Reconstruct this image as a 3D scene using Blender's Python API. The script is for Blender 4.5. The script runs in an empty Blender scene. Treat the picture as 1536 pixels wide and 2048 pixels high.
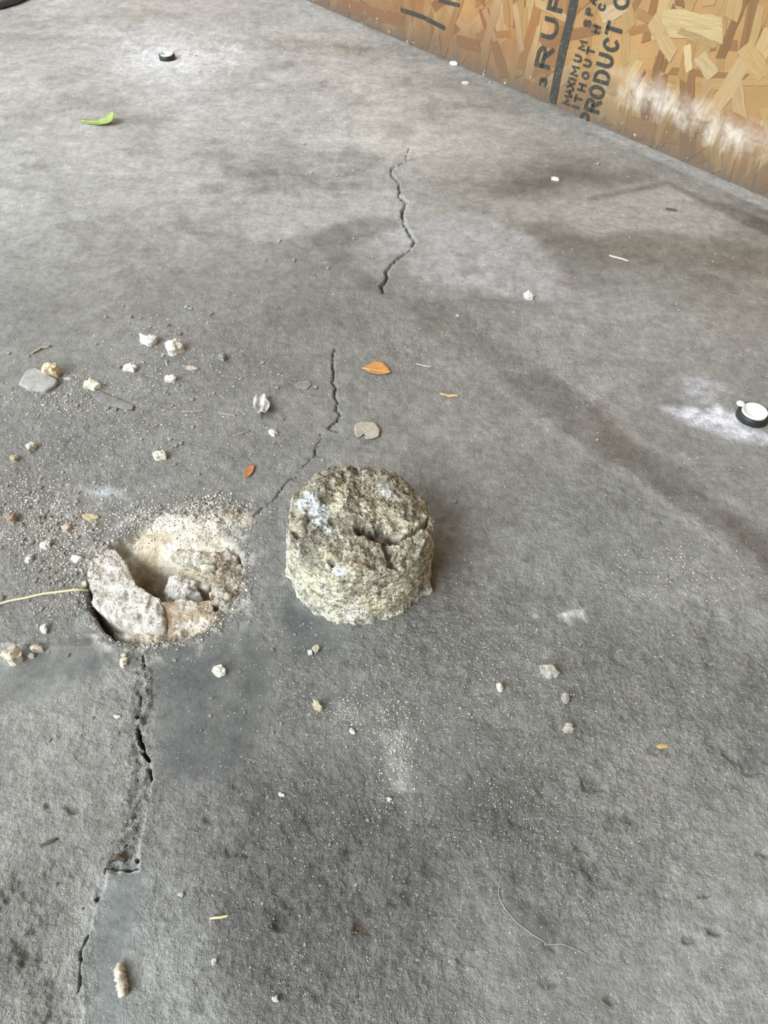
import bpy, bmesh, math, random
import numpy as np
from mathutils import Vector, Matrix

# ------------------------------------------------------------------ camera / light / exposure
S = bpy.context.scene
COL = S.collection
CAM_H, PITCH, ROLL, FPX = 0.45, math.radians(49.0), math.radians(2.0), 1538.0
FWD = np.array([0, math.cos(PITCH), -math.sin(PITCH)])
_u0 = np.array([0, math.sin(PITCH), math.cos(PITCH)]); _r0 = np.array([1., 0, 0])
UP = math.cos(ROLL) * _u0 - math.sin(ROLL) * _r0
RT = math.cos(ROLL) * _r0 + math.sin(ROLL) * _u0
EYE = np.array([0, 0, CAM_H])

cd = bpy.data.cameras.new('camera')
cd.sensor_fit = 'VERTICAL'; cd.sensor_height = 36.0
cd.lens = FPX / 2048 * 36.0
cd.clip_start = 0.01
cam = bpy.data.objects.new('camera', cd); COL.objects.link(cam)
cam.matrix_world = Matrix(((RT[0], UP[0], -FWD[0], 0), (RT[1], UP[1], -FWD[1], 0), (RT[2], UP[2], -FWD[2], CAM_H), (0, 0, 0, 1)))
S.camera = cam

w = bpy.data.worlds.new('overcast_sky'); S.world = w; w.use_nodes = True
bg = w.node_tree.nodes['Background']
bg.inputs[0].default_value = (0.90, 0.97, 1.0, 1); bg.inputs[1].default_value = 1.05

sun = bpy.data.lights.new('hazy_sun', 'SUN'); sun.energy = 2.3; sun.angle = math.radians(34); sun.color = (0.95, 0.98, 1.0)
so = bpy.data.objects.new('hazy_sun', sun); COL.objects.link(so)
_sd = Vector((0.62, 0.60, -0.64))           # direction the light travels: through the open door on the left, to the right
so.rotation_euler = _sd.to_track_quat('-Z', 'Y').to_euler()

S.view_settings.view_transform = 'Standard'; S.view_settings.look = 'None'
S.view_settings.gamma = 1.0; S.view_settings.use_curve_mapping = False
S.view_settings.exposure = 0.76

# ------------------------------------------------------------------ helpers
rnd = random.Random(7)
def ray(u, v): return FWD * FPX + RT * (u - 768) + UP * (1024 - v)
def gp(u, v, z=0.0):
    d = ray(u, v); t = (z - CAM_H) / d[2]
    return EYE + d * t
def pxm(u, v, z=0.0):                        # metres per pixel at a ground point
    P = gp(u, v, z); d = ray(u, v)
    return np.linalg.norm(P - EYE) / np.linalg.norm(d)
WA = gp(800, 81); WB = gp(1536, 398)
WD = (WB - WA) / np.linalg.norm(WB - WA); WN = np.array([WD[1], -WD[0], 0.0])
if WN @ (EYE - WA) < 0: WN = -WN             # wall normal towards the camera
def wp(u, v, off=0.0):
    d = ray(u, v); t = ((WA + WN * off - EYE) @ WN) / (d @ WN)
    return EYE + d * t

def hash2(ix, iy, seed):
    h = (ix.astype(np.int64) * 374761393 + iy.astype(np.int64) * 668265263 + seed * 144665) & 0xffffffff
    h = ((h ^ (h >> 13)) * 1274126177) & 0xffffffff
    h = ((h ^ (h >> 16)) * 2246822519) & 0xffffffff
    return ((h ^ (h >> 15)) & 0xffffff) / float(0xffffff)
def vn2(x, y, seed):
    ix = np.floor(x); iy = np.floor(y); fx = x - ix; fy = y - iy
    fx = fx * fx * (3 - 2 * fx); fy = fy * fy * (3 - 2 * fy)
    a = hash2(ix, iy, seed); b = hash2(ix + 1, iy, seed); c = hash2(ix, iy + 1, seed); d = hash2(ix + 1, iy + 1, seed)
    return (a + (b - a) * fx) * (1 - fy) + (c + (d - c) * fx) * fy
def fbm(x, y, scale, oct=4, seed=1, gain=.5):
    s = np.zeros_like(x, dtype=float); a = 1.0; n = 0.0
    ca, sa = math.cos(.6), math.sin(.6)
    px, py = x / scale, y / scale
    for o in range(oct):
        s += a * (vn2(px, py, seed + o * 17) * 2 - 1); n += a; a *= gain
        px, py = (px * ca - py * sa) * 2.03 + 5.2, (px * sa + py * ca) * 2.03 + 1.7
    return s / n
def fbm3(P, scale, oct=3, seed=1):
    return (fbm(P[:, 0], P[:, 1] + P[:, 2] * .37, scale, oct, seed) + fbm(P[:, 1] + P[:, 0] * .21, P[:, 2], scale, oct, seed + 31) + fbm(P[:, 2] + P[:, 1] * .3, P[:, 0], scale, oct, seed + 57)) / 1.8
def sstep(a, b, x):
    t = np.clip((x - a) / (b - a), 0, 1); return t * t * (3 - 2 * t)
def seg_dist(X, Y, pts):
    d = np.full(X.shape, 9.0)
    for (x0, y0), (x1, y1) in zip(pts[:-1], pts[1:]):
        dx, dy = x1 - x0, y1 - y0; L = dx * dx + dy * dy + 1e-12
        t = np.clip(((X - x0) * dx + (Y - y0) * dy) / L, 0, 1)
        d = np.minimum(d, np.hypot(X - x0 - t * dx, Y - y0 - t * dy))
    return d
def poly_sd(X, Y, pts):                      # signed distance, negative inside
    p = pts + [pts[0]]; d = seg_dist(X, Y, p); ins = np.zeros(X.shape, bool)
    for (x0, y0), (x1, y1) in zip(p[:-1], p[1:]):
        c = ((y0 > Y) != (y1 > Y)) & (X < (x1 - x0) * (Y - y0) / (y1 - y0 + 1e-12) + x0)
        ins ^= c
    return np.where(ins, -d, d)
def g2(pts, z=0.0): return [tuple(gp(u, v, z)[:2]) for u, v in pts]
def lin(*c):
    return tuple(((x / 255) / 12.92 if x / 255 <= .04045 else ((x / 255 + .055) / 1.055) ** 2.4) for x in c)

def link(name, me, mat=None, parent=None):
    o = bpy.data.objects.new(name, me); COL.objects.link(o)
    if mat is not None and me is not None and len(me.materials) == 0: me.materials.append(mat)
    if parent is not None: o.parent = parent
    return o
def tag(o, label, cat, group=None):
    o['label'] = label; o['category'] = cat
    if group: o['group'] = group
    return o
def struct(o, label=None, cat=None):
    o['kind'] = 'structure'
    if label: o['label'] = label
    if cat: o['category'] = cat
    return o
def np_mesh(name, V, F, smooth=True):
    me = bpy.data.meshes.new(name); V = np.asarray(V, np.float32); F = np.asarray(F, np.int32)
    k = F.shape[1]
    me.vertices.add(len(V)); me.vertices.foreach_set('co', V.ravel())
    me.loops.add(F.size); me.loops.foreach_set('vertex_index', F.ravel())
    me.polygons.add(len(F)); me.polygons.foreach_set('loop_start', np.arange(len(F), dtype=np.int32) * k)
    me.polygons.foreach_set('loop_total', np.full(len(F), k, np.int32))
    me.polygons.foreach_set('use_smooth', np.full(len(F), smooth, bool))
    me.update(calc_edges=True); return me
def add_color(me, name, C):
    a = me.attributes.new(name, 'FLOAT_COLOR', 'POINT')
    C4 = np.ones((len(C), 4), np.float32); C4[:, :3] = C; a.data.foreach_set('color', C4.ravel())
def add_float(me, name, v):
    a = me.attributes.new(name, 'FLOAT', 'POINT'); a.data.foreach_set('value', np.asarray(v, np.float32))

class NT:
    def __init__(s, name):
        s.m = bpy.data.materials.new(name); s.m.use_nodes = True; s.t = s.m.node_tree
        s.b = s.t.nodes['Principled BSDF']
    def n(s, kind, **kw):
        o = s.t.nodes.new(kind)
        for k, v in kw.items():
            if k.startswith('i_'):
                key = k[2:]; key = int(key) if key.isdigit() else key
                if hasattr(v, 'is_output'): s.t.links.new(v, o.inputs[key])
                else: o.inputs[key].default_value = v
            else: setattr(o, k, v)
        return o
    def l(s, a, b): s.t.links.new(a, b)
    def mix(s, f, a, b, blend='MIX'):
        o = s.t.nodes.new('ShaderNodeMix'); o.data_type = 'RGBA'; o.blend_type = blend
        for i, v in ((0, f), (6, a), (7, b)):
            if hasattr(v, 'is_output'): s.l(v, o.inputs[i])
            else: o.inputs[i].default_value = v if i == 0 else (tuple(v) + (1,) if len(v) == 3 else v)
        return o.outputs[2]
    def math(s, op, a, b=0.0, c=0.0):
        o = s.t.nodes.new('ShaderNodeMath'); o.operation = op
        for i, v in enumerate((a, b, c)):
            if hasattr(v, 'is_output'): s.l(v, o.inputs[i])
            else: o.inputs[i].default_value = v
        return o.outputs[0]
    def ramp(s, f, lo, hi, a=0.0, b=1.0):
        o = s.t.nodes.new('ShaderNodeMapRange'); s.l(f, o.inputs[0])
        for i, v in enumerate((lo, hi, a, b)): o.inputs[i + 1].default_value = v
        return o.outputs[0]
    def noise(s, scale, detail=4, rough=.55, vec=None, out=0):
        o = s.n('ShaderNodeTexNoise'); o.inputs['Scale'].default_value = scale; o.inputs['Detail'].default_value = detail; o.inputs['Roughness'].default_value = rough
        if vec is not None: s.l(vec, o.inputs['Vector'])
        return o.outputs[out]
    def bump(s, h, strength, dist):
        o = s.n('ShaderNodeBump'); s.l(h, o.inputs['Height']); o.inputs['Distance'].default_value = dist
        if hasattr(strength, 'is_output'): s.l(strength, o.inputs['Strength'])
        else: o.inputs['Strength'].default_value = strength
        s.l(o.outputs[0], s.b.inputs['Normal']); return o
    def set(s, **kw):
        for k, v in kw.items():
            k = k.replace('_', ' ')
            if hasattr(v, 'is_output'): s.l(v, s.b.inputs[k])
            else: s.b.inputs[k].default_value = (tuple(v) + (1,)) if isinstance(v, tuple) and len(v) == 3 else v
        return s.m

# ------------------------------------------------------------------ materials
def mat_floor():
    t = NT('worn_concrete'); pos = t.n('ShaderNodeNewGeometry').outputs['Position']
    alb = t.n('ShaderNodeAttribute', attribute_name='alb').outputs['Color']
    rg = t.n('ShaderNodeAttribute', attribute_name='rgh').outputs['Fac']
    n1 = t.noise(55, 5, .6, pos); n2 = t.noise(420, 4, .65, pos); n3 = t.noise(1500, 2, .6, pos)
    f = t.math('ADD', t.ramp(n1, .3, .7, .80, 1.18), t.math('MULTIPLY', t.math('SUBTRACT', n2, .5), t.math('MULTIPLY_ADD', rg, .9, .35)))
    n4 = t.noise(150, 5, .7, pos)
    f = t.math('ADD', f, t.math('MULTIPLY', t.math('SUBTRACT', n3, .5), .5))
    f = t.math('MULTIPLY', f, t.ramp(n4, .36, .60, .80, 1.08))
    g = t.n('ShaderNodeCombineColor'); [t.l(f, g.inputs[i]) for i in range(3)]
    base = t.mix(1.0, alb, g.outputs[0], 'MULTIPLY')
    vo = t.n('ShaderNodeTexVoronoi'); t.l(pos, vo.inputs['Vector']); vo.inputs['Scale'].default_value = 260
    sp = t.math('MULTIPLY', t.math('LESS_THAN', vo.outputs['Distance'], .16), t.math('GREATER_THAN', t.n('ShaderNodeSeparateColor', i_0=vo.outputs['Color']).outputs[0], .72))
    sp = t.math('MULTIPLY', sp, t.math('MULTIPLY_ADD', rg, .6, .1))
    base = t.mix(sp, base, lin(205, 203, 196))
    hgt = t.math('ADD', t.math('MULTIPLY', n2, 1.0), t.math('MULTIPLY', n3, .35))
    hgt = t.math('ADD', hgt, t.math('MULTIPLY', n4, 1.2))
    t.bump(hgt, t.math('MULTIPLY_ADD', rg, .9, .16), .0042)
    ro = t.math('MULTIPLY_ADD', rg, .2, .46)
    return t.set(Base_Color=base, Roughness=ro, Specular_IOR_Level=.5)
def mat_chip(name='crumbly_concrete', scale=1.0, bumpd=.0015):
    t = NT(name); oi = t.n('ShaderNodeObjectInfo'); tc = t.n('ShaderNodeTexCoord').outputs['Object']
    n1 = t.noise(160 * scale, 4, .6, tc); n2 = t.noise(900 * scale, 3, .7, tc)
    f = t.math('ADD', t.ramp(n1, .3, .7, .74, 1.12), t.math('MULTIPLY', t.math('SUBTRACT', n2, .5), .7))
    g = t.n('ShaderNodeCombineColor'); [t.l(f, g.inputs[i]) for i in range(3)]
    base = t.mix(1.0, oi.outputs['Color'], g.outputs[0], 'MULTIPLY')
    t.bump(t.math('ADD', n1, t.math('MULTIPLY', n2, .6)), .8, bumpd)
    return t.set(Base_Color=base, Roughness=.92, Specular_IOR_Level=.2)
def mat_core():
    t = NT('cored_concrete'); tc = t.n('ShaderNodeTexCoord').outputs['Object']
    alb = t.n('ShaderNodeAttribute', attribute_name='alb').outputs['Color']
    n1 = t.noise(190, 4, .65, tc); n2 = t.noise(620, 3, .7, tc); n3 = t.noise(1700, 2, .6, tc)
    f = t.math('ADD', t.ramp(n1, .32, .68, .62, 1.22), t.math('MULTIPLY', t.math('SUBTRACT', n2, .5), 2.2))
    f = t.math('ADD', f, t.math('MULTIPLY', t.math('SUBTRACT', n3, .5), 1.8))
    g = t.n('ShaderNodeCombineColor'); [t.l(f, g.inputs[i]) for i in range(3)]
    base = t.mix(1.0, alb, g.outputs[0], 'MULTIPLY')
    vo = t.n('ShaderNodeTexVoronoi'); t.l(tc, vo.inputs['Vector']); vo.inputs['Scale'].default_value = 420
    pit = t.math('MULTIPLY', t.math('LESS_THAN', vo.outputs['Distance'], .30), t.math('GREATER_THAN', t.n('ShaderNodeSeparateColor', i_0=vo.outputs['Color']).outputs[0], .55))
    base = t.mix(t.math('MULTIPLY', pit, .75), base, lin(74, 70, 60))
    h = t.math('SUBTRACT', t.math('ADD', t.math('MULTIPLY', n1, 1.1), t.math('MULTIPLY', n2, .9)), t.math('MULTIPLY', pit, .8))
    t.bump(h, 1.0, .0022)
    return t.set(Base_Color=base, Roughness=.9, Specular_IOR_Level=.25)
def mat_plain(name, col, rough=.6, var=.15, scale=200, spec=.4):
    t = NT(name); tc = t.n('ShaderNodeTexCoord').outputs['Object']
    n1 = t.noise(scale, 4, .6, tc); f = t.ramp(n1, .25, .75, 1 - var, 1 + var)
    g = t.n('ShaderNodeCombineColor'); [t.l(f, g.inputs[i]) for i in range(3)]
    return t.set(Base_Color=t.mix(1.0, col, g.outputs[0], 'MULTIPLY'), Roughness=rough, Specular_IOR_Level=spec)
def mat_leaf(name, col, vein):
    t = NT(name); tc = t.n('ShaderNodeTexCoord').outputs['Object']
    n1 = t.noise(240, 4, .6, tc)
    base = t.mix(t.ramp(n1, .35, .7), col, vein)
    t.bump(n1, .4, .0006)
    m = t.set(Base_Color=base, Roughness=.55, Specular_IOR_Level=.4); return m

M_FLOOR = mat_floor(); M_CHIP = mat_chip(); M_CORE = mat_core()
M_POWDER = mat_plain('cream_grit', lin(214, 205, 186), .95, .25, 500, .1)

# ------------------------------------------------------------------ floor: relief
HC = gp(334, 1156); HR = .0552                          # the broken core hole
C1 = g2([(818, 296), (812, 322), (785, 335), (782, 345), (796, 365), (800, 385), (797, 392), (813, 405), (803, 425), (808, 450), (829, 483), (820, 500), (790, 520), (772, 545), (776, 553), (764, 572), (768, 584)])
C1b = g2([(806, 322), (845, 312), (872, 303), (905, 296)])
C2 = g2([(669, 698), (664, 730), (668, 745), (664, 765), (673, 775), (667, 790), (674, 805), (672, 820), (681, 831), (668, 848), (657, 857), (678, 864)])
C2b = g2([(643, 868), (640, 880), (632, 893), (630, 910), (612, 930), (595, 945), (590, 956), (575, 963), (565, 975), (553, 990), (545, 1003), (520, 1020), (505, 1036)])
C2c = g2([(668, 743), (700, 744), (735, 738)])
C3 = g2([(283, 1280), (287, 1310), (289, 1332), (285, 1355), (289, 1370), (284, 1400), (276, 1430), (279, 1460), (285, 1490), (299, 1515), (304, 1550), (300, 1590), (287, 1600), (288, 1640), (277, 1690), (279, 1735), (262, 1745), (213, 1735), (208, 1775), (190, 1810), (182, 1850), (168, 1890), (163, 1920), (160, 1960), (165, 2048), (168, 2200)])
LEFTPOLY = C3 + [(-3.0, -.2)] + [(-3.0, .2)] + g2([(60, 1290), (180, 1268)])
GAPS = [(286, 1322, 4, 24), (277, 1400, 6, 26), (266, 1430, 13, 9), (270, 1466, 10, 26), (275, 1484, 10, 14), (280, 1508, 12, 18), (267, 1547, 8, 18), (165, 1922, 7, 40), (178, 1882, 7, 16), (157, 1962, 6, 22), (226, 1719, 10, 5), (232, 1742, 7, 7), (190, 1795, 9, 6)]
RUB = g2([(285, 1290), (284, 1360), (286, 1410), (280, 1520), (282, 1560), (272, 1640), (255, 1690), (232, 1722)])
SMOOTH = [g2(p) for p in (
    [(300, 1285), (400, 1272), (520, 1240), (560, 1330), (545, 1470), (470, 1560), (330, 1590), (300, 1560), (290, 1420)],
    [(60, 1290), (180, 1240), (250, 1290), (230, 1340), (120, 1400), (30, 1420), (-60, 1430), (-60, 1330)],
    [(215, 1745), (270, 1700), (310, 1740), (270, 1900), (260, 2060), (170, 2060), (168, 1900)],
    [(1500, 1480), (1600, 1440), (1600, 1560), (1510, 1540)],
    [(560, 1180), (700, 1250), (700, 1330), (560, 1330)],
    [(1010, 1800), (1120, 1830), (1160, 1930), (1060, 1900)])]
ROUGHER = [g2(p) for p in (
    [(1180, 1280), (1420, 1240), (1560, 1330), (1560, 1480), (1480, 1600), (1300, 1880), (1080, 1800), (900, 1620), (1060, 1500)],
    [(460, 1580), (700, 1560), (900, 1700), (900, 2060), (500, 2060), (420, 1800)],
    [(-80, 1740), (140, 1780), (170, 1900), (150, 2080), (-80, 2080)])]

PITS = [(570, 1830, 50, 40, .0022), (722, 1850, 44, 30, .0020), (930, 1925, 70, 40, .0018), (1095, 1890, 60, 26, .0016), (1430, 1872, 60, 18, .0022), (1385, 1880, 36, 12, .0016), (1490, 1515, 90, 50, .0020), (480, 1702, 60, 36, .0018), (425, 1640, 50, 26, .0016), (140, 1612, 34, 16, .0020), (85, 1608, 24, 16, .0020), (1170, 1720, 50, 60, .0014), (1110, 1962, 60, 26, .0016), (1212, 1992, 40, 22, .0016), (1525, 1716, 40, 20, .0022), (1320, 1500, 60, 22, .0012), (60, 1880, 90, 60, .0020), (110, 1990, 80, 60, .0020), (30, 1780, 90, 30, .0016), (1040, 1750, 40, 20, .0012), (700, 1700, 60, 30, .0014), (860, 1640, 60, 26, .0014), (1180, 1560, 60, 30, .0014), (1290, 1345, 40, 16, .0012), (1260, 1640, 50, 24, .0014), (1410, 1795, 46, 8, .0016), (800, 1800, 50, 24, .0012), (640, 1990, 60, 26, .0014), (400, 1960, 50, 30, .0012)]
def local_hole(X, Y): return X - HC[0], Y - HC[1]
def height(X, Y, full=False):
    X = np.asarray(X, float); Y = np.asarray(Y, float)
    wx = X + fbm(X, Y, .02, 3, 5) * .004; wy = Y + fbm(X, Y, .02, 3, 9) * .004
    rough = np.full(X.shape, .45) + .35 * fbm(X, Y, .16, 3, 33)
    for p in ROUGHER: rough += .45 * (1 - sstep(-.02, .025, poly_sd(wx, wy, p)))
    for p in SMOOTH: rough *= 1 - .92 * (1 - sstep(-.010, .004, poly_sd(wx, wy, p)))
    rough *= 1 - .60 * sstep(.42, .80, Y)
    rough = np.clip(rough, .03, 1.1)
    z = fbm(X, Y, .35, 3, 3) * .0012; pitd = np.zeros(X.shape)
    n = fbm(X, Y, .012, 4, 21, .6); n2 = fbm(X, Y, .0045, 2, 41)
    z += rough * (.0014 * n + .0009 * n2)
    pit = sstep(.30, .62, fbm(X, Y, .016, 3, 77)); z -= rough * pit * .0014
    for (u, v, wd, hg, dp) in PITS:
        c = gp(u, v); m = pxm(u, v); e = np.hypot((wx - c[0]) / (wd * m * .5), (wy - c[1]) / (hg * m * .6)) + .8 * n + .5 * n2
        z -= .8 * dp * (1 - sstep(.3, 1.1, e)); pitd = np.maximum(pitd, 1 - sstep(.3, 1.1, e))
    # cracks
    jx = X + fbm(X, Y, .006, 2, 90) * .0012 + fbm(X, Y, .0022, 2, 95) * .0009; jy = Y + fbm(X, Y, .006, 2, 93) * .0012
    crk = np.zeros(X.shape)
    for pts, hw, dp in ((C1, .0013, .007), (C2, .0009, .005), (C2b, .0008, .003)):
        d = seg_dist(jx, jy, pts); yv = np.clip((Y - pts[0][1]) / (pts[-1][1] - pts[0][1] + 1e-9), 0, 1)
        hwv = hw * (.35 + 1.1 * np.clip(vn2(X / .012, Y / .012, 61), 0, 1))
        if pts is C1: hwv = hwv * (.45 + .75 * sstep(.05, .42, yv))
        k = np.clip(1 - d / hwv, 0, 1); crk = np.maximum(crk, sstep(0, .7, k)); z -= dp * sstep(0, .8, k)
    # lower joint: right side sits a little proud, left side ragged and sunken
    sd = poly_sd(jx, jy, LEFTPOLY); near = 1 - sstep(.0, .03, np.abs(sd))
    left = 1 - sstep(-.0006, .0006, sd)
    z -= left * .0022 * np.where(Y < gp(200, 1270)[1], 1, 0)
    rb = 1 - sstep(.002, .008, seg_dist(wx, wy, RUB)); z += rb * (.0034 * fbm(X, Y, .0038, 3, 55) - .0006)
    gap = np.zeros(X.shape)
    for (u, v, wd, hg) in GAPS:
        c = gp(u, v); m = pxm(u, v); q = np.clip(1 - ((Y - c[1]) / (hg * m * .8)) ** 2, 0, 1)
        wl = wd * m * .8 * np.sqrt(q) * (.6 + .8 * vn2(X / .0035, Y / .0035, 67))
        gap = np.maximum(gap, (q > 0) * (np.abs(X - c[0]) < .03) * (1 - sstep(.55, 1.0, -sd / (wl + 1e-5))) * (sd < .0002))
    z -= gap * .012
    # the hole
    lx, ly = local_hole(X, Y); r = np.hypot(lx, ly); a = np.arctan2(ly, lx)
    rr = HR + fbm(np.cos(a) * .05 + 3, np.sin(a) * .05, .016, 4, 71, .6) * .0042
    back = np.exp(-((a - 1.75) / .62) ** 2)                       # spill side (away from the camera)
    ins = 1 - sstep(-.0034, .0016, r - rr)
    fill = -.016 + .012 * sstep(-.012, -.034, ly) * sstep(-.035, -.01, lx) + .007 * sstep(.022, .042, lx) + .0036 * fbm(X, Y, .012, 4, 14) + .0030 * fbm(X, Y, .0045, 3, 15)
    cav = np.exp(-(((lx + .014) / .021) ** 2 + ((ly - .002) / .020) ** 2) ** 1.3) + .75 * np.exp(-(((lx - .024) / .012) ** 2 + ((ly + .003) / .010) ** 2))
    fill -= .034 * np.clip(cav, 0, 1)
    slope = np.clip((ly - .004) / .046, 0, 1.2)
    wslope = np.exp(-((lx + .002) / .034) ** 4)
    fill = np.where(ly > .002, fill * (1 - wslope * slope) + wslope * slope * (.0015), fill)
    kerf = sstep(rr - .006, rr - .003, r) * np.exp(-((np.mod(a, 6.283) - 3.75) / .55) ** 2)
    fill -= .02 * kerf
    heap = .0055 * np.exp(-(((lx - .028) / .022) ** 2 + ((ly - .056) / .010) ** 2)) + .003 * np.exp(-(((lx + .008) / .03) ** 2 + ((ly - .053) / .007) ** 2))
    heap *= 1 + .7 * fbm(X, Y, .005, 3, 19)
    rimchip = (1 - sstep(.0, .005, np.abs(r - rr))) * .0016 * np.clip(fbm(X, Y, .006, 3, 23) + .1, -1, 1)
    z = z * (1 - ins) + ins * fill + heap + rimchip * (1 - ins)
    if not full: return z
    return z, dict(pitd=pitd, rough=rough, crk=crk, left=left, sd=sd, rb=rb, gap=gap, ins=ins, r=r, a=a, lx=lx, ly=ly, fill=fill, heap=heap, pit=pit, rr=rr)
def hz(x, y): return float(height(np.array([x]), np.array([y]))[0])

# grid: dense where the photograph looks, coarse beyond
NX, NY = 720, 860
th = np.linspace(math.radians(88.0), math.radians(12.2), NY)
ydense = CAM_H / np.tan(th)
ys = np.concatenate([[-4.0, -2.0, -1.0, -.5, -.2, -.06], ydense, [2.4, 3.0, 4.2, 6.0]])
sd_ = np.linspace(-1, 1, NX)
ss = np.concatenate([[-14, -7, -4, -2.4, -1.6, -1.2], sd_, [1.2, 1.6, 2.4, 4, 7, 14]])
hw = .235 + .385 * np.clip(ys, -.15, 2.1)
X = ss[None, :] * hw[:, None]; Y = np.repeat(ys[:, None], len(ss), 1)
Xf, Yf = X.ravel(), Y.ravel()
Zf, A = height(Xf, Yf, True)

# ------------------------------------------------------------------ floor: colour of the concrete, its stains and dust, with some light and shade painted in
wx = Xf + fbm(Xf, Yf, .05, 4, 101) * .016; wy = Yf + fbm(Xf, Yf, .05, 4, 103) * .016
base = np.array(lin(132.5, 132.5, 129.5)); alb = np.repeat(base[None], len(Xf), 0)
alb *= (1 + .16 * fbm(Xf, Yf, .22, 4, 201) + .16 * fbm(Xf, Yf, .05, 4, 203) + .15 * fbm(Xf, Yf, .012, 4, 204, .65))[:, None]
def blend(mask, col):
    global alb
    alb = alb + (np.array(lin(*col))[None] - alb) * np.clip(mask, 0, 1)[:, None]
def mulb(mask, fac):
    global alb
    alb = alb * (1 + (np.array(fac)[None] - 1) * np.clip(mask, 0, 1)[:, None])
def pm(pts, soft, k=1.0, breakup=.0, seed=0, ws=1.0):
    P = g2(pts); xs = [p[0] for p in P]; yy = [p[1] for p in P]
    wxx = Xf + (wx - Xf) * ws; wyy = Yf + (wy - Yf) * ws
    sel = (wxx > min(xs) - soft - .03) & (wxx < max(xs) + soft + .03) & (wyy > min(yy) - soft - .03) & (wyy < max(yy) + soft + .03)
    out = np.zeros(len(Xf))
    m = 1 - sstep(-soft, soft, poly_sd(wxx[sel], wyy[sel], P))
    if breakup: m = m * np.clip(1 - breakup + breakup * 2.2 * sstep(-.25, .5, fbm(Xf[sel], Yf[sel], .02, 4, 300 + seed)), 0, 1)
    out[sel] = m * k; return out
# large tone areas
mulb(pm([(-300, -60), (620, -60), (1000, 260), (820, 420), (300, 470), (-300, 520)], .16), (1.68, 1.70, 1.74))  # paler far concrete, with brighter light and grazing sheen put into the colour
mulb(sstep(.45, .9, Yf) * sstep(.0, .5, -fbm(Xf * .8, Yf, .045, 5, 221, .62)) * 1.0, (.78, .78, .78)); mulb(sstep(.45, .9, Yf) * sstep(.05, .5, fbm(Xf * .8, Yf, .03, 5, 223, .62)) * 1.0, (1.14, 1.14, 1.14))
mulb(pm([(620, -20), (900, 120), (1280, 290), (1600, 420), (1600, 560), (1100, 480), (760, 300)], .07), (1.06, 1.03, 1.0))
mulb(pm([(-100, 430), (600, 450), (760, 620), (620, 760), (-100, 640)], .07), (.90, .90, .90))
mulb(A['left'] * (Yf < gp(200, 1290)[1]), (1.32, 1.31, 1.30))
mulb(pm([(-80, 860), (260, 960), (180, 1100), (60, 1300), (-80, 1330)], .03), (1.08, 1.06, 1.05))
mulb(pm([(1250, 1250), (1600, 1200), (1600, 2100), (1300, 2100), (1150, 1700)], .06), (1.20, 1.20, 1.20))
mulb(pm([(1000, 1260), (1450, 1220), (1500, 1500), (1250, 1700), (1080, 1560)], .05), (1.16, 1.16, 1.14))
mulb(pm([(760, 1180), (1100, 1160), (1250, 1500), (1050, 1750), (640, 1700), (620, 1450)], .05), (.88, .89, .87))
mulb(pm([(470, 1500), (1000, 1480), (1150, 1700), (900, 2060), (480, 2060)], .05, .9), (.74, .76, .77))
# smooth bluish rubbed areas
for p in SMOOTH: 
    m = 1 - sstep(-.012, .006, poly_sd(wx * .5 + Xf * .5, wy * .5 + Yf * .5, p)); mulb(m * (.72 + .35 * fbm(Xf, Yf, .03, 4, 445)), (.40, .445, .46))
mulb(pm([(215, 1745), (275, 1720), (320, 1780), (420, 1960), (470, 2080), (165, 2080), (170, 1880)], .015, .9), (1.30, 1.36, 1.38))
mulb(pm([(1300, 1900), (1560, 1780), (1600, 2100), (1280, 2100)], .03, .8), (1.08, 1.12, 1.15))
# long diagonal dark band and the pale streaks beside it
mulb(pm([(800, 590), (900, 600), (1010, 690), (1180, 800), (1290, 890), (1420, 990), (1600, 1110), (1600, 1180), (1430, 1060), (1230, 930), (1080, 830), (940, 730), (840, 660)], .007, 1, .25, 1, .6), (.72, .70, .68))
mulb(pm([(850, 640), (900, 660), (1010, 760), (1150, 870), (1300, 975), (1500, 1120), (1600, 1200), (1600, 1215), (1480, 1130), (1280, 985), (1120, 880), (990, 790)], .003, .9, .35, 2, .5), (1.26, 1.26, 1.25))
mulb(pm([(990, 640), (1080, 700), (1200, 790), (1290, 870), (1420, 950), (1520, 1040), (1420, 975), (1260, 870), (1120, 760)], .004, .9, .35, 3, .6), (1.22, 1.22, 1.22))
mulb(pm([(1180, 810), (1280, 850), (1310, 930), (1230, 930)], .012, .9), (.84, .78, .76))
mulb(pm([(1440, 1000), (1600, 1060), (1600, 1240), (1480, 1130)], .02, .8), (.80, .78, .76))
# pale scoured patches
blend(pm([(765, 468), (850, 428), (950, 425), (1060, 470), (1110, 525), (1150, 590), (1050, 604), (960, 588), (880, 570), (815, 545), (840, 500)], .008, .8, .45, 4), (166, 167, 169))
blend(pm([(470, 425), (540, 382), (620, 396), (740, 390), (802, 404), (800, 428), (690, 446), (600, 470), (520, 480)], .008, .7, .15, 5), (168, 168, 165))
blend(pm([(980, 400), (1120, 375), (1340, 360), (1500, 440), (1440, 470), (1300, 455), (1190, 480), (1110, 440), (1000, 440)], .010, .6, .15, 6), (164, 162, 158))
blend(pm([(1030, 620), (1180, 580), (1330, 590), (1360, 660), (1250, 800), (1150, 780), (1050, 690)], .03, .45, .4, 7), (165, 164, 162))
blend(pm([(1330, 640), (1536, 600), (1600, 720), (1400, 760)], .03, .35, .5, 8), (150, 147, 145))
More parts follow.
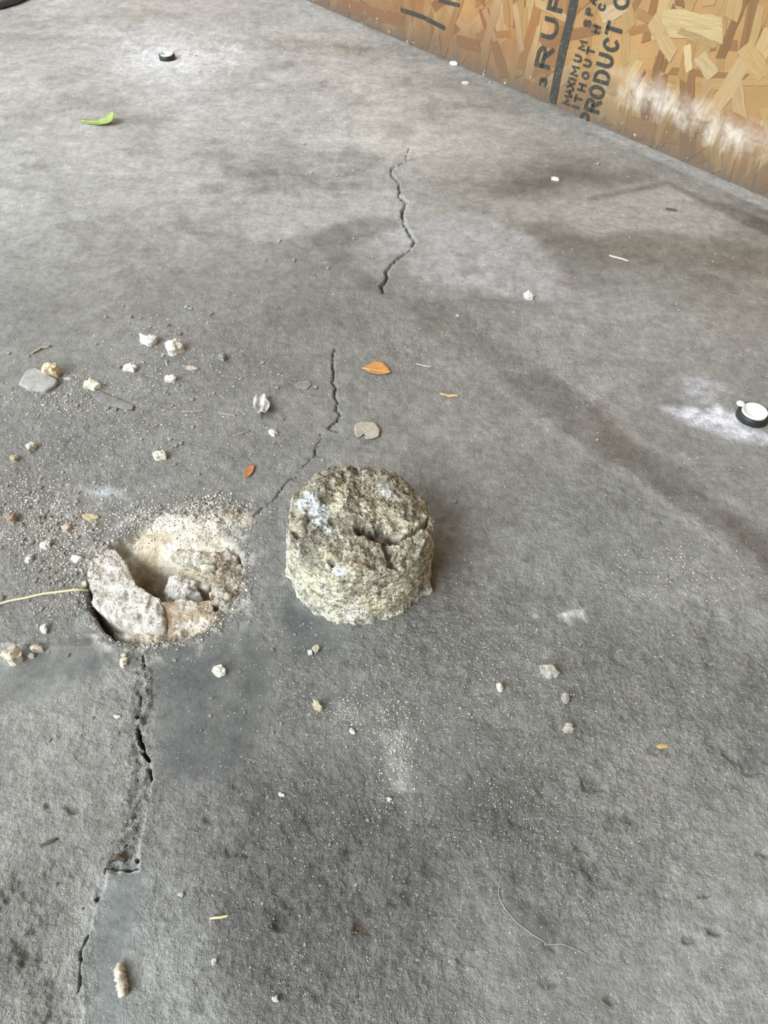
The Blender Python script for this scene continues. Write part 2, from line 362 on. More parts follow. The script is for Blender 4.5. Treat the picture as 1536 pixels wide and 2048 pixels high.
# dark damp/oil stains, then broader tone changes and the core's painted shade
mulb(pm([(640, 452), (740, 432), (800, 436), (800, 470), (720, 476), (690, 500), (740, 560), (790, 600), (720, 580), (640, 510), (610, 480)], .006, .9, .25, 10), (.72, .72, .72))
mulb(pm([(440, 330), (520, 318), (560, 350), (540, 390), (490, 392), (500, 360), (450, 352)], .008, .9, .5, 11), (.66, .66, .66))
mulb(pm([(450, 320), (570, 300), (800, 318), (960, 330), (1180, 320), (1300, 345), (1180, 380), (1000, 410), (860, 400), (790, 380), (560, 370)], .05, .75, .25, 12), (.74, .74, .74))
mulb(pm([(1030, 345), (1150, 335), (1290, 338), (1340, 362), (1250, 372), (1100, 396), (980, 400), (960, 370)], .010, .85, .2, 13), (.72, .70, .69))
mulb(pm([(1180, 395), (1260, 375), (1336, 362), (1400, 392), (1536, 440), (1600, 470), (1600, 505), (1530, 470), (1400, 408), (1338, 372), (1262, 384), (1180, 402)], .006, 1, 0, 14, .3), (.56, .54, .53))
mulb(pm([(780, 90), (850, 135), (960, 170), (1060, 205), (1040, 225), (930, 205), (840, 170)], .03, .8, .2, 15), (.72, .70, .69))
mulb(pm([(790, 190), (960, 225), (1020, 255), (1140, 300), (900, 268), (800, 240)], .03, .5, .3, 16), (.84, .80, .78))
mulb(pm([(530, 78), (640, 78), (740, 92), (760, 106), (700, 116), (600, 104)], .02, .85, .4, 17), (.66, .61, .55))
mulb(pm([(240, 22), (320, 22), (345, 36), (250, 40)], .02, .6, .3, 18), (.74, .70, .62))
mulb(pm([(-30, 64), (130, 68), (220, 78), (100, 82), (-30, 80)], .015, .8, 0, 19), (.76, .75, .74))
mulb(pm([(1140, 480), (1290, 460), (1420, 480), (1600, 500), (1600, 560), (1420, 540), (1280, 535), (1170, 520)], .014, .85, .25, 20), (.76, .71, .67))
mulb(pm([(1380, 520), (1600, 520), (1600, 650), (1450, 620)], .05, .7, .2, 21), (.84, .80, .78))
mulb(pm([(1090, 480), (1160, 495), (1170, 530), (1260, 560), (1190, 575), (1110, 540)], .02, .8, .2, 22), (.74, .74, .74))
mulb(pm([(940, 575), (1060, 600), (1140, 640), (1020, 640), (930, 610)], .015, .75, .3, 23), (.74, .74, .74))
mulb(pm([(120, 195), (250, 205), (330, 240), (420, 290), (480, 320), (300, 250), (200, 220)], .03, .65, .35, 24), (.78, .78, .77))
mulb(pm([(130, 320), (330, 330), (260, 410), (60, 430), (-60, 440), (-60, 400)], .05, .5, .5, 25), (.82, .82, .81))
mulb(pm([(600, 530), (780, 570), (830, 640), (700, 660), (560, 620)], .03, .6, .3, 26), (.82, .82, .82))
mulb(pm([(380, 600), (640, 620), (640, 800), (560, 960), (420, 960), (300, 800)], .06, .6, .2, 27), (.90, .89, .88))
mulb(pm([(860, 640), (1000, 820), (1080, 1000), (880, 960), (720, 720)], .04, .45, .2, 28), (.96, .95, .94))  # core's shade beyond its right side, put into the floor colour
mulb(pm([(880, 860), (1150, 900), (1500, 1180), (1200, 1280), (900, 1200)], .06), (1.10, 1.11, 1.10))
mulb(pm([(1480, 360), (1600, 420), (1600, 520), (1500, 460)], .02, .3), (.85, .83, .82))
mulb(pm([(560, 1040), (600, 980), (620, 1250), (560, 1250)], .02, .4), (.9, .9, .92))  # slightly darker strip along the core's left side
# pale edge of the slab along the wall
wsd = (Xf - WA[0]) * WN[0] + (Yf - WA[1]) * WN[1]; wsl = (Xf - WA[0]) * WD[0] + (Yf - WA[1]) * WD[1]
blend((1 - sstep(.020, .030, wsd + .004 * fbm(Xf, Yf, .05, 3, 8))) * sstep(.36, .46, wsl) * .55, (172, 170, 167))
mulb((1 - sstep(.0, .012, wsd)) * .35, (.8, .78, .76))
# white chalky dust
FINE = sstep(-.45, .25, fbm(Xf, Yf, .007, 4, 333, .65))
def dust(pts, soft, k, bk, seed, col=(222, 226, 232)): blend(pm(pts, soft, k, bk, seed) * (.35 + .65 * FINE), col)
dust([(150, 60), (300, 62), (420, 78), (480, 110), (450, 150), (400, 180), (420, 215), (340, 190), (280, 150), (240, 120), (230, 90)], .10, .62, .30, 40)
dust([(285, 98), (350, 95), (385, 118), (400, 135), (330, 150), (270, 140)], .05, .75, .2, 41)
dust([(430, 88), (490, 92), (480, 102), (440, 100)], .02, .7, .5, 42)
dust([(1352, 770), (1400, 748), (1440, 762), (1475, 800), (1420, 818), (1370, 795)], .016, .62, .45, 43, (198, 199, 208))
dust([(1332, 822), (1370, 826), (1440, 820), (1480, 850), (1540, 878), (1560, 890), (1420, 866), (1350, 840)], .007, .95, .3, 44, (216, 217, 228))
dust([(1420, 815), (1445, 820), (1478, 850), (1455, 860), (1425, 850)], .006, .9, .1, 45, (228, 229, 240))
dust([(1070, 1200), (1090, 1205), (1088, 1222), (1068, 1215)], .003, .75, .5, 46, (214, 216, 212))
dust([(1114, 1215), (1135, 1222), (1152, 1225), (1157, 1246), (1135, 1238)], .0025, .95, .3, 47, (228, 229, 226))
dust([(178, 970), (215, 978), (262, 1012), (258, 1022), (205, 995)], .004, .7, .55, 48, (206, 214, 222))
dust([(160, 1228), (190, 1217), (182, 1236), (162, 1243)], .0025, .8, .4, 49, (216, 222, 226))
dust([(240, 1262), (275, 1268), (260, 1290), (246, 1282)], .004, .35, .6, 50, (206, 212, 216))
dust([(460, 1230), (476, 1228), (482, 1300), (466, 1300)], .004, .22, .5, 51, (196, 200, 202))
dust([(465, 1080), (510, 1070), (515, 1110), (470, 1120)], .006, .40, .5, 52, (206, 212, 216))
dust([(760, 1440), (802, 1450), (805, 1580), (775, 1560)], .005, .38, .85, 53, (205, 206, 203))
dust([(655, 1395), (700, 1405), (745, 1435), (700, 1420)], .004, .4, .8, 54, (205, 206, 203))
dust([(770, 466), (812, 474), (820, 494), (790, 508), (760, 500)], .012, .42, .3, 55, (196, 202, 208))
dust([(70, 1360), (138, 1352), (140, 1372), (80, 1372)], .0025, .35, .55, 56, (190, 192, 190))
dust([(900, 1900), (990, 1880), (1000, 1930), (930, 1930)], .006, .2, .6, 57, (190, 192, 190))
dust([(540, 1560), (570, 1575), (566, 1590)], .003, .6, .7, 58, (215, 215, 212))
mulb(A['pitd'] * sstep(-.3, .3, fbm(Xf, Yf, .01, 3, 441)), (.72, .70, .68))
blend(A['pitd'] * (np.hypot(Xf - gp(722, 1850)[0], Yf - gp(722, 1850)[1]) < .012) * .5, (104, 72, 58))
# hole, kerf and crack dirt, and the cavity's painted shade
r = A['r']; insm = A['ins']; n_h = fbm(Xf, Yf, .012, 4, 401)
near_rim = (1 - sstep(.002, .020, r - HR)); 
blend(insm * 1.0, (206, 194, 168))
blend(insm * sstep(-.4, .2, n_h) * .7, (234, 230, 219))
blend(insm * sstep(-.018, -.034, A['ly']) * sstep(-.3, .3, fbm(Xf, Yf, .007, 4, 403)) * .75, (122, 104, 88))
blend(insm * np.exp(-(((A['lx'] + .024) / .011) ** 2 + ((A['ly'] - .004) / .02) ** 2)) * .8, (150, 116, 66))  # brown shade on the cavity's left wall, painted into the colour
blend(insm * sstep(.0, .35, fbm(Xf, Yf, .02, 3, 405)) * sstep(-.01, .02, A['lx']) * .45, (120, 96, 84))
heapm = sstep(.0006, .0028, A['heap']) * sstep(-.35, .15, fbm(Xf, Yf, .006, 3, 410))
blend(heapm * .9 * (1 - insm * .3), (222, 214, 196))
blend(near_rim * (1 - insm) * sstep(.05, .4, fbm(Xf, Yf, .008, 4, 411)) * .75, (206, 204, 196))
blend(near_rim * (1 - insm) * sstep(.15, .45, fbm(Xf, Yf, .007, 3, 413)) * .6 * (A['ly'] < .02), (96, 84, 74))
spill = np.exp(-((Xf - gp(120, 1060)[0]) / .06) ** 2 - ((Yf - gp(120, 1060)[1]) / .05) ** 2)
blend(spill * sstep(.1, .45, fbm(Xf, Yf, .005, 3, 415)) * .5, (196, 192, 184))
blend(A['crk'] * .75, (70, 66, 62))
mulb((1 - sstep(.0006, .0035, seg_dist(wx * .3 + Xf * .7, wy * .3 + Yf * .7, C1b))) * .6, (.6, .6, .6)); mulb((1 - sstep(.0003, .0012, seg_dist(Xf, Yf, C2c))) * .5, (.7, .7, .7))
blend(A['gap'] * .8, (58, 54, 50))
edge = (1 - sstep(.0002, .0014, np.abs(A['sd'] - .0006 - .001 * fbm(Xf, Yf, .006, 2, 418)))) * (Yf < gp(200, 1290)[1]) * sstep(-.3, .3, fbm(Xf, Yf, .01, 3, 417))
blend(edge * .55, (186, 188, 186))
blend(A['rb'] * sstep(.0, .4, fbm(Xf, Yf, .004, 2, 419)) * .6, (92, 86, 80))
rust = sstep(.55, .75, fbm(Xf, Yf, .03, 3, 431)) * sstep(.2, .5, fbm(Xf, Yf, .25, 2, 433)); blend(rust * .4, (120, 84, 62))
alb = np.clip(alb, .02, .86)

nxx = len(ss); nyy = len(ys)
ii = (np.arange(nyy - 1)[:, None] * nxx + np.arange(nxx - 1)[None]).ravel()
F = np.stack([ii, ii + 1, ii + nxx + 1, ii + nxx], 1)
me = np_mesh('floor', np.stack([Xf, Yf, Zf], 1), F)
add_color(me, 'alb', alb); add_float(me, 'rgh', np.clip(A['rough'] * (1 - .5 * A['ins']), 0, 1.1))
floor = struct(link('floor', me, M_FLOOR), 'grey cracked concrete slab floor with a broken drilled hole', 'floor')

# ------------------------------------------------------------------ the rest of the garage shell
M_BOARD = mat_plain('plain_board', lin(176, 150, 112), .8, .12, 12)
M_PAINT = mat_plain('grey_plaster', lin(150, 148, 144), .9, .06, 6)
def wall_frame():                                       # object frame: x along the wall, y out of it, z up
    m = Matrix(((WD[0], WN[0], 0, WA[0]), (WD[1], WN[1], 0, WA[1]), (0, 0, 1, 0), (0, 0, 0, 1))); return m
def slab(name, x0, x1, y0, y1, z0, z1, mat, mw=None):
    bm = bmesh.new(); bmesh.ops.create_cube(bm, size=1)
    for v in bm.verts: v.co = Vector(((x0 + x1) / 2 + v.co.x * (x1 - x0), (y0 + y1) / 2 + v.co.y * (y1 - y0), (z0 + z1) / 2 + v.co.z * (z1 - z0)))
    me = bpy.data.meshes.new(name); bm.to_mesh(me); bm.free(); o = link(name, me, mat)
    if mw is not None: o.matrix_world = mw
    return o
def mat_osb(base_obj):
    t = NT('oriented_strand_board'); oi = t.n('ShaderNodeObjectInfo')
    tl = t.n('ShaderNodeTexCoord').outputs['Object']
    tw = t.n('ShaderNodeTexCoord'); tw.object = base_obj; tw = tw.outputs['Object']
    mp = t.n('ShaderNodeMapping'); t.l(tl, mp.inputs[0]); mp.inputs['Scale'].default_value = (1.0, 1.0, 1.0)
    oc = t.n('ShaderNodeVectorMath', operation='ADD'); t.l(mp.outputs[0], oc.inputs[0]); t.l(oi.outputs['Random'], oc.inputs[1])
    mp2 = t.n('ShaderNodeMapping'); t.l(oc.outputs[0], mp2.inputs[0]); mp2.inputs['Scale'].default_value = (.6, 4.0, 1.0)
    g1 = t.noise(4.5, 6, .7, mp2.outputs[0]); 
    f = t.ramp(g1, .3, .7, .72, 1.16)
    g = t.n('ShaderNodeCombineColor'); [t.l(f, g.inputs[i]) for i in range(3)]
    base = t.mix(1.0, oi.outputs['Color'], g.outputs[0], 'MULTIPLY')
    sx = t.n('ShaderNodeSeparateXYZ'); t.l(tw, sx.inputs[0]); s_, z_ = sx.outputs[0], sx.outputs[2]
    mv = t.n('ShaderNodeMapping'); t.l(tw, mv.inputs[0]); mv.inputs['Scale'].default_value = (3.0, 1.0, .7)
    nv = t.noise(26, 5, .65, mv.outputs[0]); nb = t.noise(9, 3, .5, tw)
    # rust-brown damp staining, stronger to the far end
    dm = t.math('MULTIPLY', t.ramp(nb, .36, .62), t.ramp(s_, .42, .02, .0, .85))
    base = t.mix(dm, base, lin(132, 78, 38))
    # dirt splashed along the foot of the board
    zz = t.math('ADD', z_, t.math('MULTIPLY', t.math('SUBTRACT', nv, .5), .07))
    base = t.mix(t.ramp(zz, .080, .006, 0, .86), base, lin(104, 88, 72))
    base = t.mix(t.ramp(zz, .014, .0, 0, .7), base, lin(96, 88, 80))
    # white bloom band
    zb = t.math('ADD', z_, t.math('MULTIPLY', t.math('SUBTRACT', nv, .5), .055))
    bandc = t.math('MULTIPLY_ADD', s_, -.03, .074)
    bd = t.math('ABSOLUTE', t.math('SUBTRACT', zb, bandc))
    wh = t.math('MULTIPLY', t.ramp(bd, .026, .004), t.math('MULTIPLY', t.ramp(s_, .395, .47), t.ramp(s_, .75, .60)))
    wh = t.math('MULTIPLY', wh, t.ramp(nv, .30, .52, .25, 1.0))
    wh = t.math('MULTIPLY', wh, t.ramp(t.noise(22, 4, .7, tw), .38, .60, .15, 1.0))
    base = t.mix(t.math('MULTIPLY', wh, .85), base, lin(206, 199, 188))
    sp = t.math('MULTIPLY', t.math('GREATER_THAN', t.noise(95, 2, .5, tw), .70), t.ramp(z_, .05, .01)); base = t.mix(t.math('MULTIPLY', sp, .6), base, lin(205, 198, 188))
    t.bump(g1, .5, .0008)
    return t.set(Base_Color=base, Roughness=.62, Specular_IOR_Level=.35)
wall = slab('wall_right', -6.5, 3.2, -.012, 0, 0, 2.6, None, wall_frame())
M_OSB = mat_osb(wall); wall.data.materials.append(M_OSB); wall.color = lin(160, 126, 82) + (1,)
struct(wall, 'strand board wall standing on the concrete floor, printed with black stencilled lettering', 'wall')
struct(slab('ceiling', -.7, 9, -4, 10, 2.6, 2.64, M_PAINT), 'plain ceiling above the garage', 'ceiling')
struct(slab('wall_back', -.7, 9, -4.05, -4, 0, 2.6, M_PAINT), 'plain plastered wall behind the viewpoint', 'wall')

# strands of the board
SW = [tuple(.72 * a + .28 * b for a, b in zip(c_, lin(192, 158, 108))) for c_ in [lin(214, 180, 122), lin(200, 160, 98), lin(226, 202, 152), lin(188, 142, 86), lin(206, 168, 108), lin(176, 124, 72), lin(222, 190, 134), lin(150, 104, 64), lin(196, 150, 92)]]
SW = [tuple(v * k_ for v, k_ in zip(c_, (.58, .58, .62))) for c_ in SW]
def strand_mesh(k):
    r = random.Random(100 + k); L = .5; n = 5; pts = []
    wd = .5 * r.uniform(.75, 1.0)
    top = [(-L + 2 * L * i / n, wd * r.uniform(.72, 1.0)) for i in range(n + 1)]
    bot = [(L - 2 * L * i / n, -wd * r.uniform(.72, 1.0)) for i in range(n + 1)]
    sk = r.uniform(-.12, .12)
    pts = [(x + sk * y + r.uniform(-.025, .025), y) for x, y in top + bot]
    m = len(pts); V = [(x, y, 0) for x, y in pts] + [(x * .985, y * .96, 1) for x, y in pts]
    bm = bmesh.new(); vs = [bm.verts.new(v) for v in V]
    bm.faces.new(vs[m:])
    for i in range(m): bm.faces.new((vs[i], vs[(i + 1) % m], vs[m + (i + 1) % m], vs[m + i]))
    me = bpy.data.meshes.new('strand'); bm.to_mesh(me); bm.free(); me.materials.append(M_OSB); return me
SM = [strand_mesh(k) for k in range(12)]
rs = random.Random(21)
def put_strand(s, z, L, Wd, ang, depth, col):
    # the mesh is unit sized; each strand is a scaled copy, a child of the wall
    o = bpy.data.objects.new('strand', rs.choice(SM)); COL.objects.link(o); o.parent = wall
    ca, sa = math.cos(ang), math.sin(ang)
    o.matrix_local = Matrix(((ca * L, -sa * Wd, 0, s), (0, 0, depth, 0), (sa * L, ca * Wd, 0, z), (0, 0, 0, 1)))
    k = rs.uniform(.86, 1.1); o.color = (col[0] * k, col[1] * k, col[2] * k * rs.uniform(.9, 1.05), 1); return o
for i in range(285):
    s = -.36 + 1.06 * ((i * .61803) % 1); z = rs.uniform(.0, .225)
    ang = math.pi / 2 + rs.gauss(0, .30) if rs.random() < .62 else rs.uniform(-.9, .9)
    L = rs.uniform(.045, .11); Wd = rs.uniform(.010, .028)
    lo = (abs(math.sin(ang)) * L + abs(math.cos(ang)) * Wd) / 2 + .001
    put_strand(s, max(z, lo), L, Wd, ang, .0002 + .0006 * (i / 285) + rs.uniform(0, .0001), rs.choice(SW))
# a few that the photograph shows clearly
for (u0, v0, u1, v1, wd, col) in ((1330, 45, 1440, 62, .034, SW[2]), (1375, 92, 1378, 140, .012, lin(192, 170, 128)), (1306, 42, 1345, 110, .022, SW[6]), (1400, 112, 1425, 150, .024, SW[2]), (1362, 62, 1432, 90, .010, SW[4]), (1262, 185, 1290, 145, .006, lin(128, 62, 36)), (1360, 245, 1420, 255, .020, lin(128, 100, 64)), (1490, 95, 1530, 150, .024, SW[0]), (690, 12, 800, 40, .03, lin(142, 88, 46)), (1205, 35, 1250, 10, .02, SW[2]), (970, 20, 990, 80, .012, SW[2]), (1030, 10, 1045, 100, .012, SW[2])):
    P, Q = wp(u0, v0), wp(u1, v1); a = np.array([(P - WA) @ WD, P[2]]); b = np.array([(Q - WA) @ WD, Q[2]]); d = b - a
    put_strand((a[0] + b[0]) / 2, max((a[1] + b[1]) / 2, .02), np.linalg.norm(d) * 1.1, wd, math.atan2(d[1], d[0]), .00092, col)

# lettering (strokes in a unit box: x 0..1 across the letter, y 0..1 up)
def arc(cx, cy, rx, ry, a0, a1, n=9): return [(cx + rx * math.cos(math.radians(a0 + (a1 - a0) * i / n)), cy + ry * math.sin(math.radians(a0 + (a1 - a0) * i / n))) for i in range(n + 1)]
GL = {'P': [[(0, 0), (0, 1), (.6, 1)] + arc(.6, .75, .4, .25, 90, -90) + [(0, .5)]],
      'R': [[(0, 0), (0, 1), (.6, 1)] + arc(.6, .75, .4, .25, 90, -90) + [(0, .5)], [(.5, .5), (1, 0)]],
      'O': [arc(.5, .5, .5, .5, 0, 360, 20)], 'D': [[(0, 0), (0, 1), (.45, 1)] + arc(.45, .5, .55, .5, 90, -90, 10) + [(0, 0)]],
      'U': [[(0, 1), (0, .4)] + arc(.5, .4, .5, .4, 180, 360) + [(1, .4), (1, 1)]], 'C': [arc(.5, .5, .5, .5, 45, 315, 16)],
      'T': [[(0, 1), (1, 1)], [(.5, 1), (.5, 0)]], 'F': [[(0, 0), (0, 1), (1, 1)], [(0, .52), (.8, .52)]],
      'A': [[(0, 0), (.5, 1), (1, 0)], [(.2, .35), (.8, .35)]], 'X': [[(0, 0), (1, 1)], [(0, 1), (1, 0)]], 'I': [[(.5, 0), (.5, 1)]],
      'M': [[(0, 0), (0, 1), (.5, .3), (1, 1), (1, 0)]], 'S': [arc(.5, .75, .5, .25, 30, 270) + arc(.5, .25, .5, .25, 90, -150)[1:]],
      'H': [[(0, 0), (0, 1)], [(1, 0), (1, 1)], [(0, .5), (1, .5)]], 'W': [[(0, 1), (.25, 0), (.5, .8), (.75, 0), (1, 1)]],
      '3': [arc(.4, .75, .5, .25, 140, -80) + arc(.4, .25, .55, .25, 80, -140)], 'N': [[(0, 0), (0, 1), (1, 0), (1, 1)]]}
t_ = NT('stencil_ink'); tc_ = t_.n('ShaderNodeTexCoord').outputs['Object']; nn_ = t_.noise(260, 4, .6, tc_)
M_INK = t_.set(Base_Color=t_.mix(t_.ramp(nn_, .55, .78, 0, .55), lin(52, 52, 48), lin(150, 122, 88)), Roughness=.6)
def stroke_mesh(name, polys, width):                     # polys in wall coords (s, z); flat print with a hair of thickness
    bm = bmesh.new()
    for pl in polys:
        P = [Vector(p) for p in pl]; n = len(P); closed = (P[0] - P[-1]).length < 1e-6
        L, R = [], []
        for i in range(n):
            a = P[i - 1] if i > 0 else (P[-2] if closed else P[0]); b = P[i + 1] if i < n - 1 else (P[1] if closed else P[-1])
            d1 = (P[i] - a).normalized() if (P[i] - a).length > 1e-9 else (b - P[i]).normalized()
            d2 = (b - P[i]).normalized() if (b - P[i]).length > 1e-9 else d1
            t = (d1 + d2); t = t.normalized() if t.length > 1e-6 else d1
            nn = Vector((-t.y, t.x)); k = min(1.6, 1 / max(.5, nn.dot(Vector((-d1.y, d1.x)))))
            e = t * width * .5 * ((0 if closed else 1) * ((i == n - 1) - (i == 0)))
            L.append(P[i] + nn * width * .5 * k + e); R.append(P[i] - nn * width * .5 * k + e)
        lv = [bm.verts.new((p.x, .0013, p.y)) for p in L]; rv = [bm.verts.new((p.x, .0013, p.y)) for p in R]
        for i in range(n - 1): bm.faces.new((lv[i], lv[i + 1], rv[i + 1], rv[i]))
    me = bpy.data.meshes.new(name); bm.to_mesh(me); bm.free(); return me
ZX = lambda x, y: (1040 + x / 5.907, y / 5.907)
def letter(ch, zx, zy, adv, hgt, adir, hdir, width):     # centre in crop pixels; adv/hgt sizes; unit directions in the picture
    u, v = ZX(zx, zy); k = 1 / 5.907
    def pt(a, b):
        P = wp(u + ((a - .5) * adv * adir[0] + (b - .5) * hgt * hdir[0]) * k, v + ((a - .5) * adv * adir[1] + (b - .5) * hgt * hdir[1]) * k)
        return ((P - WA) @ WD, P[2])
    c = pt(.5, .5); polys = [[pt(a, b) for a, b in pl] for pl in GL[ch]]
    me = stroke_mesh('letter', polys, width); o = link('letter', me, M_INK, wall); o['label'] = 'black stencilled letter'; return o
ad = (.26, -.966); hd = (-.965, -.26)
for ch, x, y in (('R', 290, 675), ('U', 365, 335), ('F', 440, 10)): letter(ch, x, y, 205, 150, ad, hd, .0056)
letter('3', 280, 960, 80, 70, ad, hd, .004)
ad = (.27, -.963); hd = (-.955, -.29)
for ch, x, y in (('P', 800, 1410), ('R', 865, 1245), ('O', 915, 1085), ('D', 975, 905), ('U', 1015, 715), ('C', 1080, 525), ('T', 1118, 345), ('O', 1205, 10)): letter(ch, x, y, 118 if ch != 'O' or y > 100 else 165, 158, ad, hd, .0048)
for ch, x, y in (('M', 560, 1180), ('A', 585, 1085), ('X', 605, 1000), ('I', 625, 930), ('M', 650, 835), ('U', 693, 690), ('M', 742, 535), ('S', 800, 275), ('P', 826, 135), ('A', 868, 10)): letter(ch, x, y, 62 if ch != 'M' else 92, 72, ad, hd, .0031)
for ch, x, y in (('I', 660, 1260), ('T', 695, 1165), ('H', 735, 1030), ('O', 780, 890), ('U', 805, 745), ('T', 840, 600), ('H', 905, 345), ('C', 975, 80)): letter(ch, x, y, 68, 72, ad, hd, .0031)
def sz(u, v): P = wp(u, v); return ((P - WA) @ WD, P[2])
for pts, wd in (([(1107, 196), (1118, 140), (1130, 85), (1140, 45), (1152, -12)], .0135), ([(805, 20), (845, 33), (888, 55)], .0065), ([(880, 1), (918, 10)], .005)):
    o = link('printed_stripe', stroke_mesh('printed_stripe', [[sz(*p) for p in pts]], wd), M_INK, wall); o['label'] = 'black printed line'

# ------------------------------------------------------------------ rocks, chips, crumbs
def revolve_grid(ring_pts, cap_top, cap_bot):            # rings: list of (n,3) arrays, outer order top->bottom
    n = len(ring_pts[0]); V = np.concatenate([np.array([cap_top])] + ring_pts + [np.array([cap_bot])]); T = []
    k = len(ring_pts)
    for i in range(n):
        j = (i + 1) % n
        T.append((0, 1 + i, 1 + j))
        for q in range(k - 1):
            a = 1 + q * n; b = a + n; T.append((a + i, b + i, b + j)); T.append((a + i, b + j, a + j))
        a = 1 + (k - 1) * n; T.append((a + i, len(V) - 1, a + j))
    return V, np.array(T)
def outline_rock(name, outline, z_top, z_bot, dome=.002, amp=.0012, ns=.012, seed=1, nseg=48, nr=8, tilt=(0, 0), mat=None, col=(200, 195, 180), parent=None, flare=1.0, smooth=True):
    """A lump whose plan is the outline (world xy), centred on its own base."""
    P = np.array(outline); c = P.mean(0); Q = P - c
    Qc = np.vstack([Q, Q[:1]]); Qc = np.concatenate([Qc[i] + (Qc[i + 1] - Qc[i]) * np.linspace(0, 1, 14, endpoint=False)[:, None] for i in range(len(Q))] + [Qc[-1:]]); ang = np.unwrap(np.arctan2(Qc[:, 1], Qc[:, 0]))
    if ang[-1] < ang[0]: Qc = Qc[::-1]; ang = np.unwrap(np.arctan2(Qc[:, 1], Qc[:, 0]))
    th = np.linspace(ang[0], ang[0] + 2 * math.pi, nseg, endpoint=False)
    rad = np.interp(th, ang, np.hypot(Qc[:, 0], Qc[:, 1]))
    H = z_top - z_bot; rings = []
    def ring(k, z): return np.stack([np.cos(th) * rad * k, np.sin(th) * rad * k, np.full(nseg, z)], 1)
    for i in range(1, nr + 1):
        k = i / nr * .94; rings.append(ring(k, H + dome * (1 - (i / nr) ** 2)))
    rings.append(ring(1.0, H - .12 * H)); rings.append(ring(1.0 * flare, H * .5)); rings.append(ring(.97 * flare, 0))
    V, T = revolve_grid(rings, (0, 0, H + dome), (0, 0, 0))
    low = V[:, 2] < 1e-5
    V[:, 2] += V[:, 0] * tilt[0] + V[:, 1] * tilt[1]
    N = fbm3(V + seed * .37, ns, 4, seed); N2 = fbm3(V + seed * .71, ns * .35, 2, seed + 5)
    d = amp * N + amp * .5 * N2
    rr = np.hypot(V[:, 0], V[:, 1]) + 1e-9
    V[:, 0] += V[:, 0] / rr * d * .9; V[:, 1] += V[:, 1] / rr * d * .9; V[:, 2] += d * (~low)
    me = np_mesh(name, V, T, smooth); o = link(name, me, mat or M_CHIP, parent); o.location = (c[0], c[1], z_bot)
    o.color = lin(*col) + (1,); return o
def blob_outline(u, v, wpx, hpx, seed, rot=0.0, spiky=.28, n=11):
    """plan outline of a small piece lying at pixel (u, v) whose picture size is about wpx x hpx"""
    r = random.Random(seed); c = gp(u, v); m = pxm(u, v); d = ray(u, v); el = -d[2] / np.linalg.norm(d)
    a = wpx * m / 2; b = hpx * m / 2 / (.45 + .55 * el)
    pts = []
    for i in range(n):
        t = 2 * math.pi * i / n + r.uniform(-.15, .15); k = 1 + r.uniform(-spiky, spiky)
        x, y = a * k * math.cos(t), b * k * math.sin(t)
        pts.append((c[0] + x * math.cos(rot) - y * math.sin(rot), c[1] + x * math.sin(rot) + y * math.cos(rot)))
    return pts
def chip(u, v, w_, h_, label, col=(222, 218, 206), seed=None, flat=.5, rot=0.0, spiky=.28, group=None, name='concrete_chip', cat='concrete chip'):
    seed = seed if seed is not None else int(u * 7 + v * 13)
    ol = blob_outline(u, v, w_, h_, seed, rot, spiky); c = np.mean(ol, 0); m = pxm(u, v); ht = min(w_, h_ * 1.2) * m * flat
    z0 = hz(c[0], c[1]) - .0007
    o = outline_rock(name, ol, z0 + ht + .0007, z0, ht * .3, ht * .30 + .0002, max(.0025, min(w_, h_) * m * .34), seed % 97 + 1, 15, 3, (random.Random(seed).uniform(-.15, .15), random.Random(seed + 1).uniform(-.15, .15)), col=col, flare=.97, smooth=False)
    return tag(o, label, cat, group)

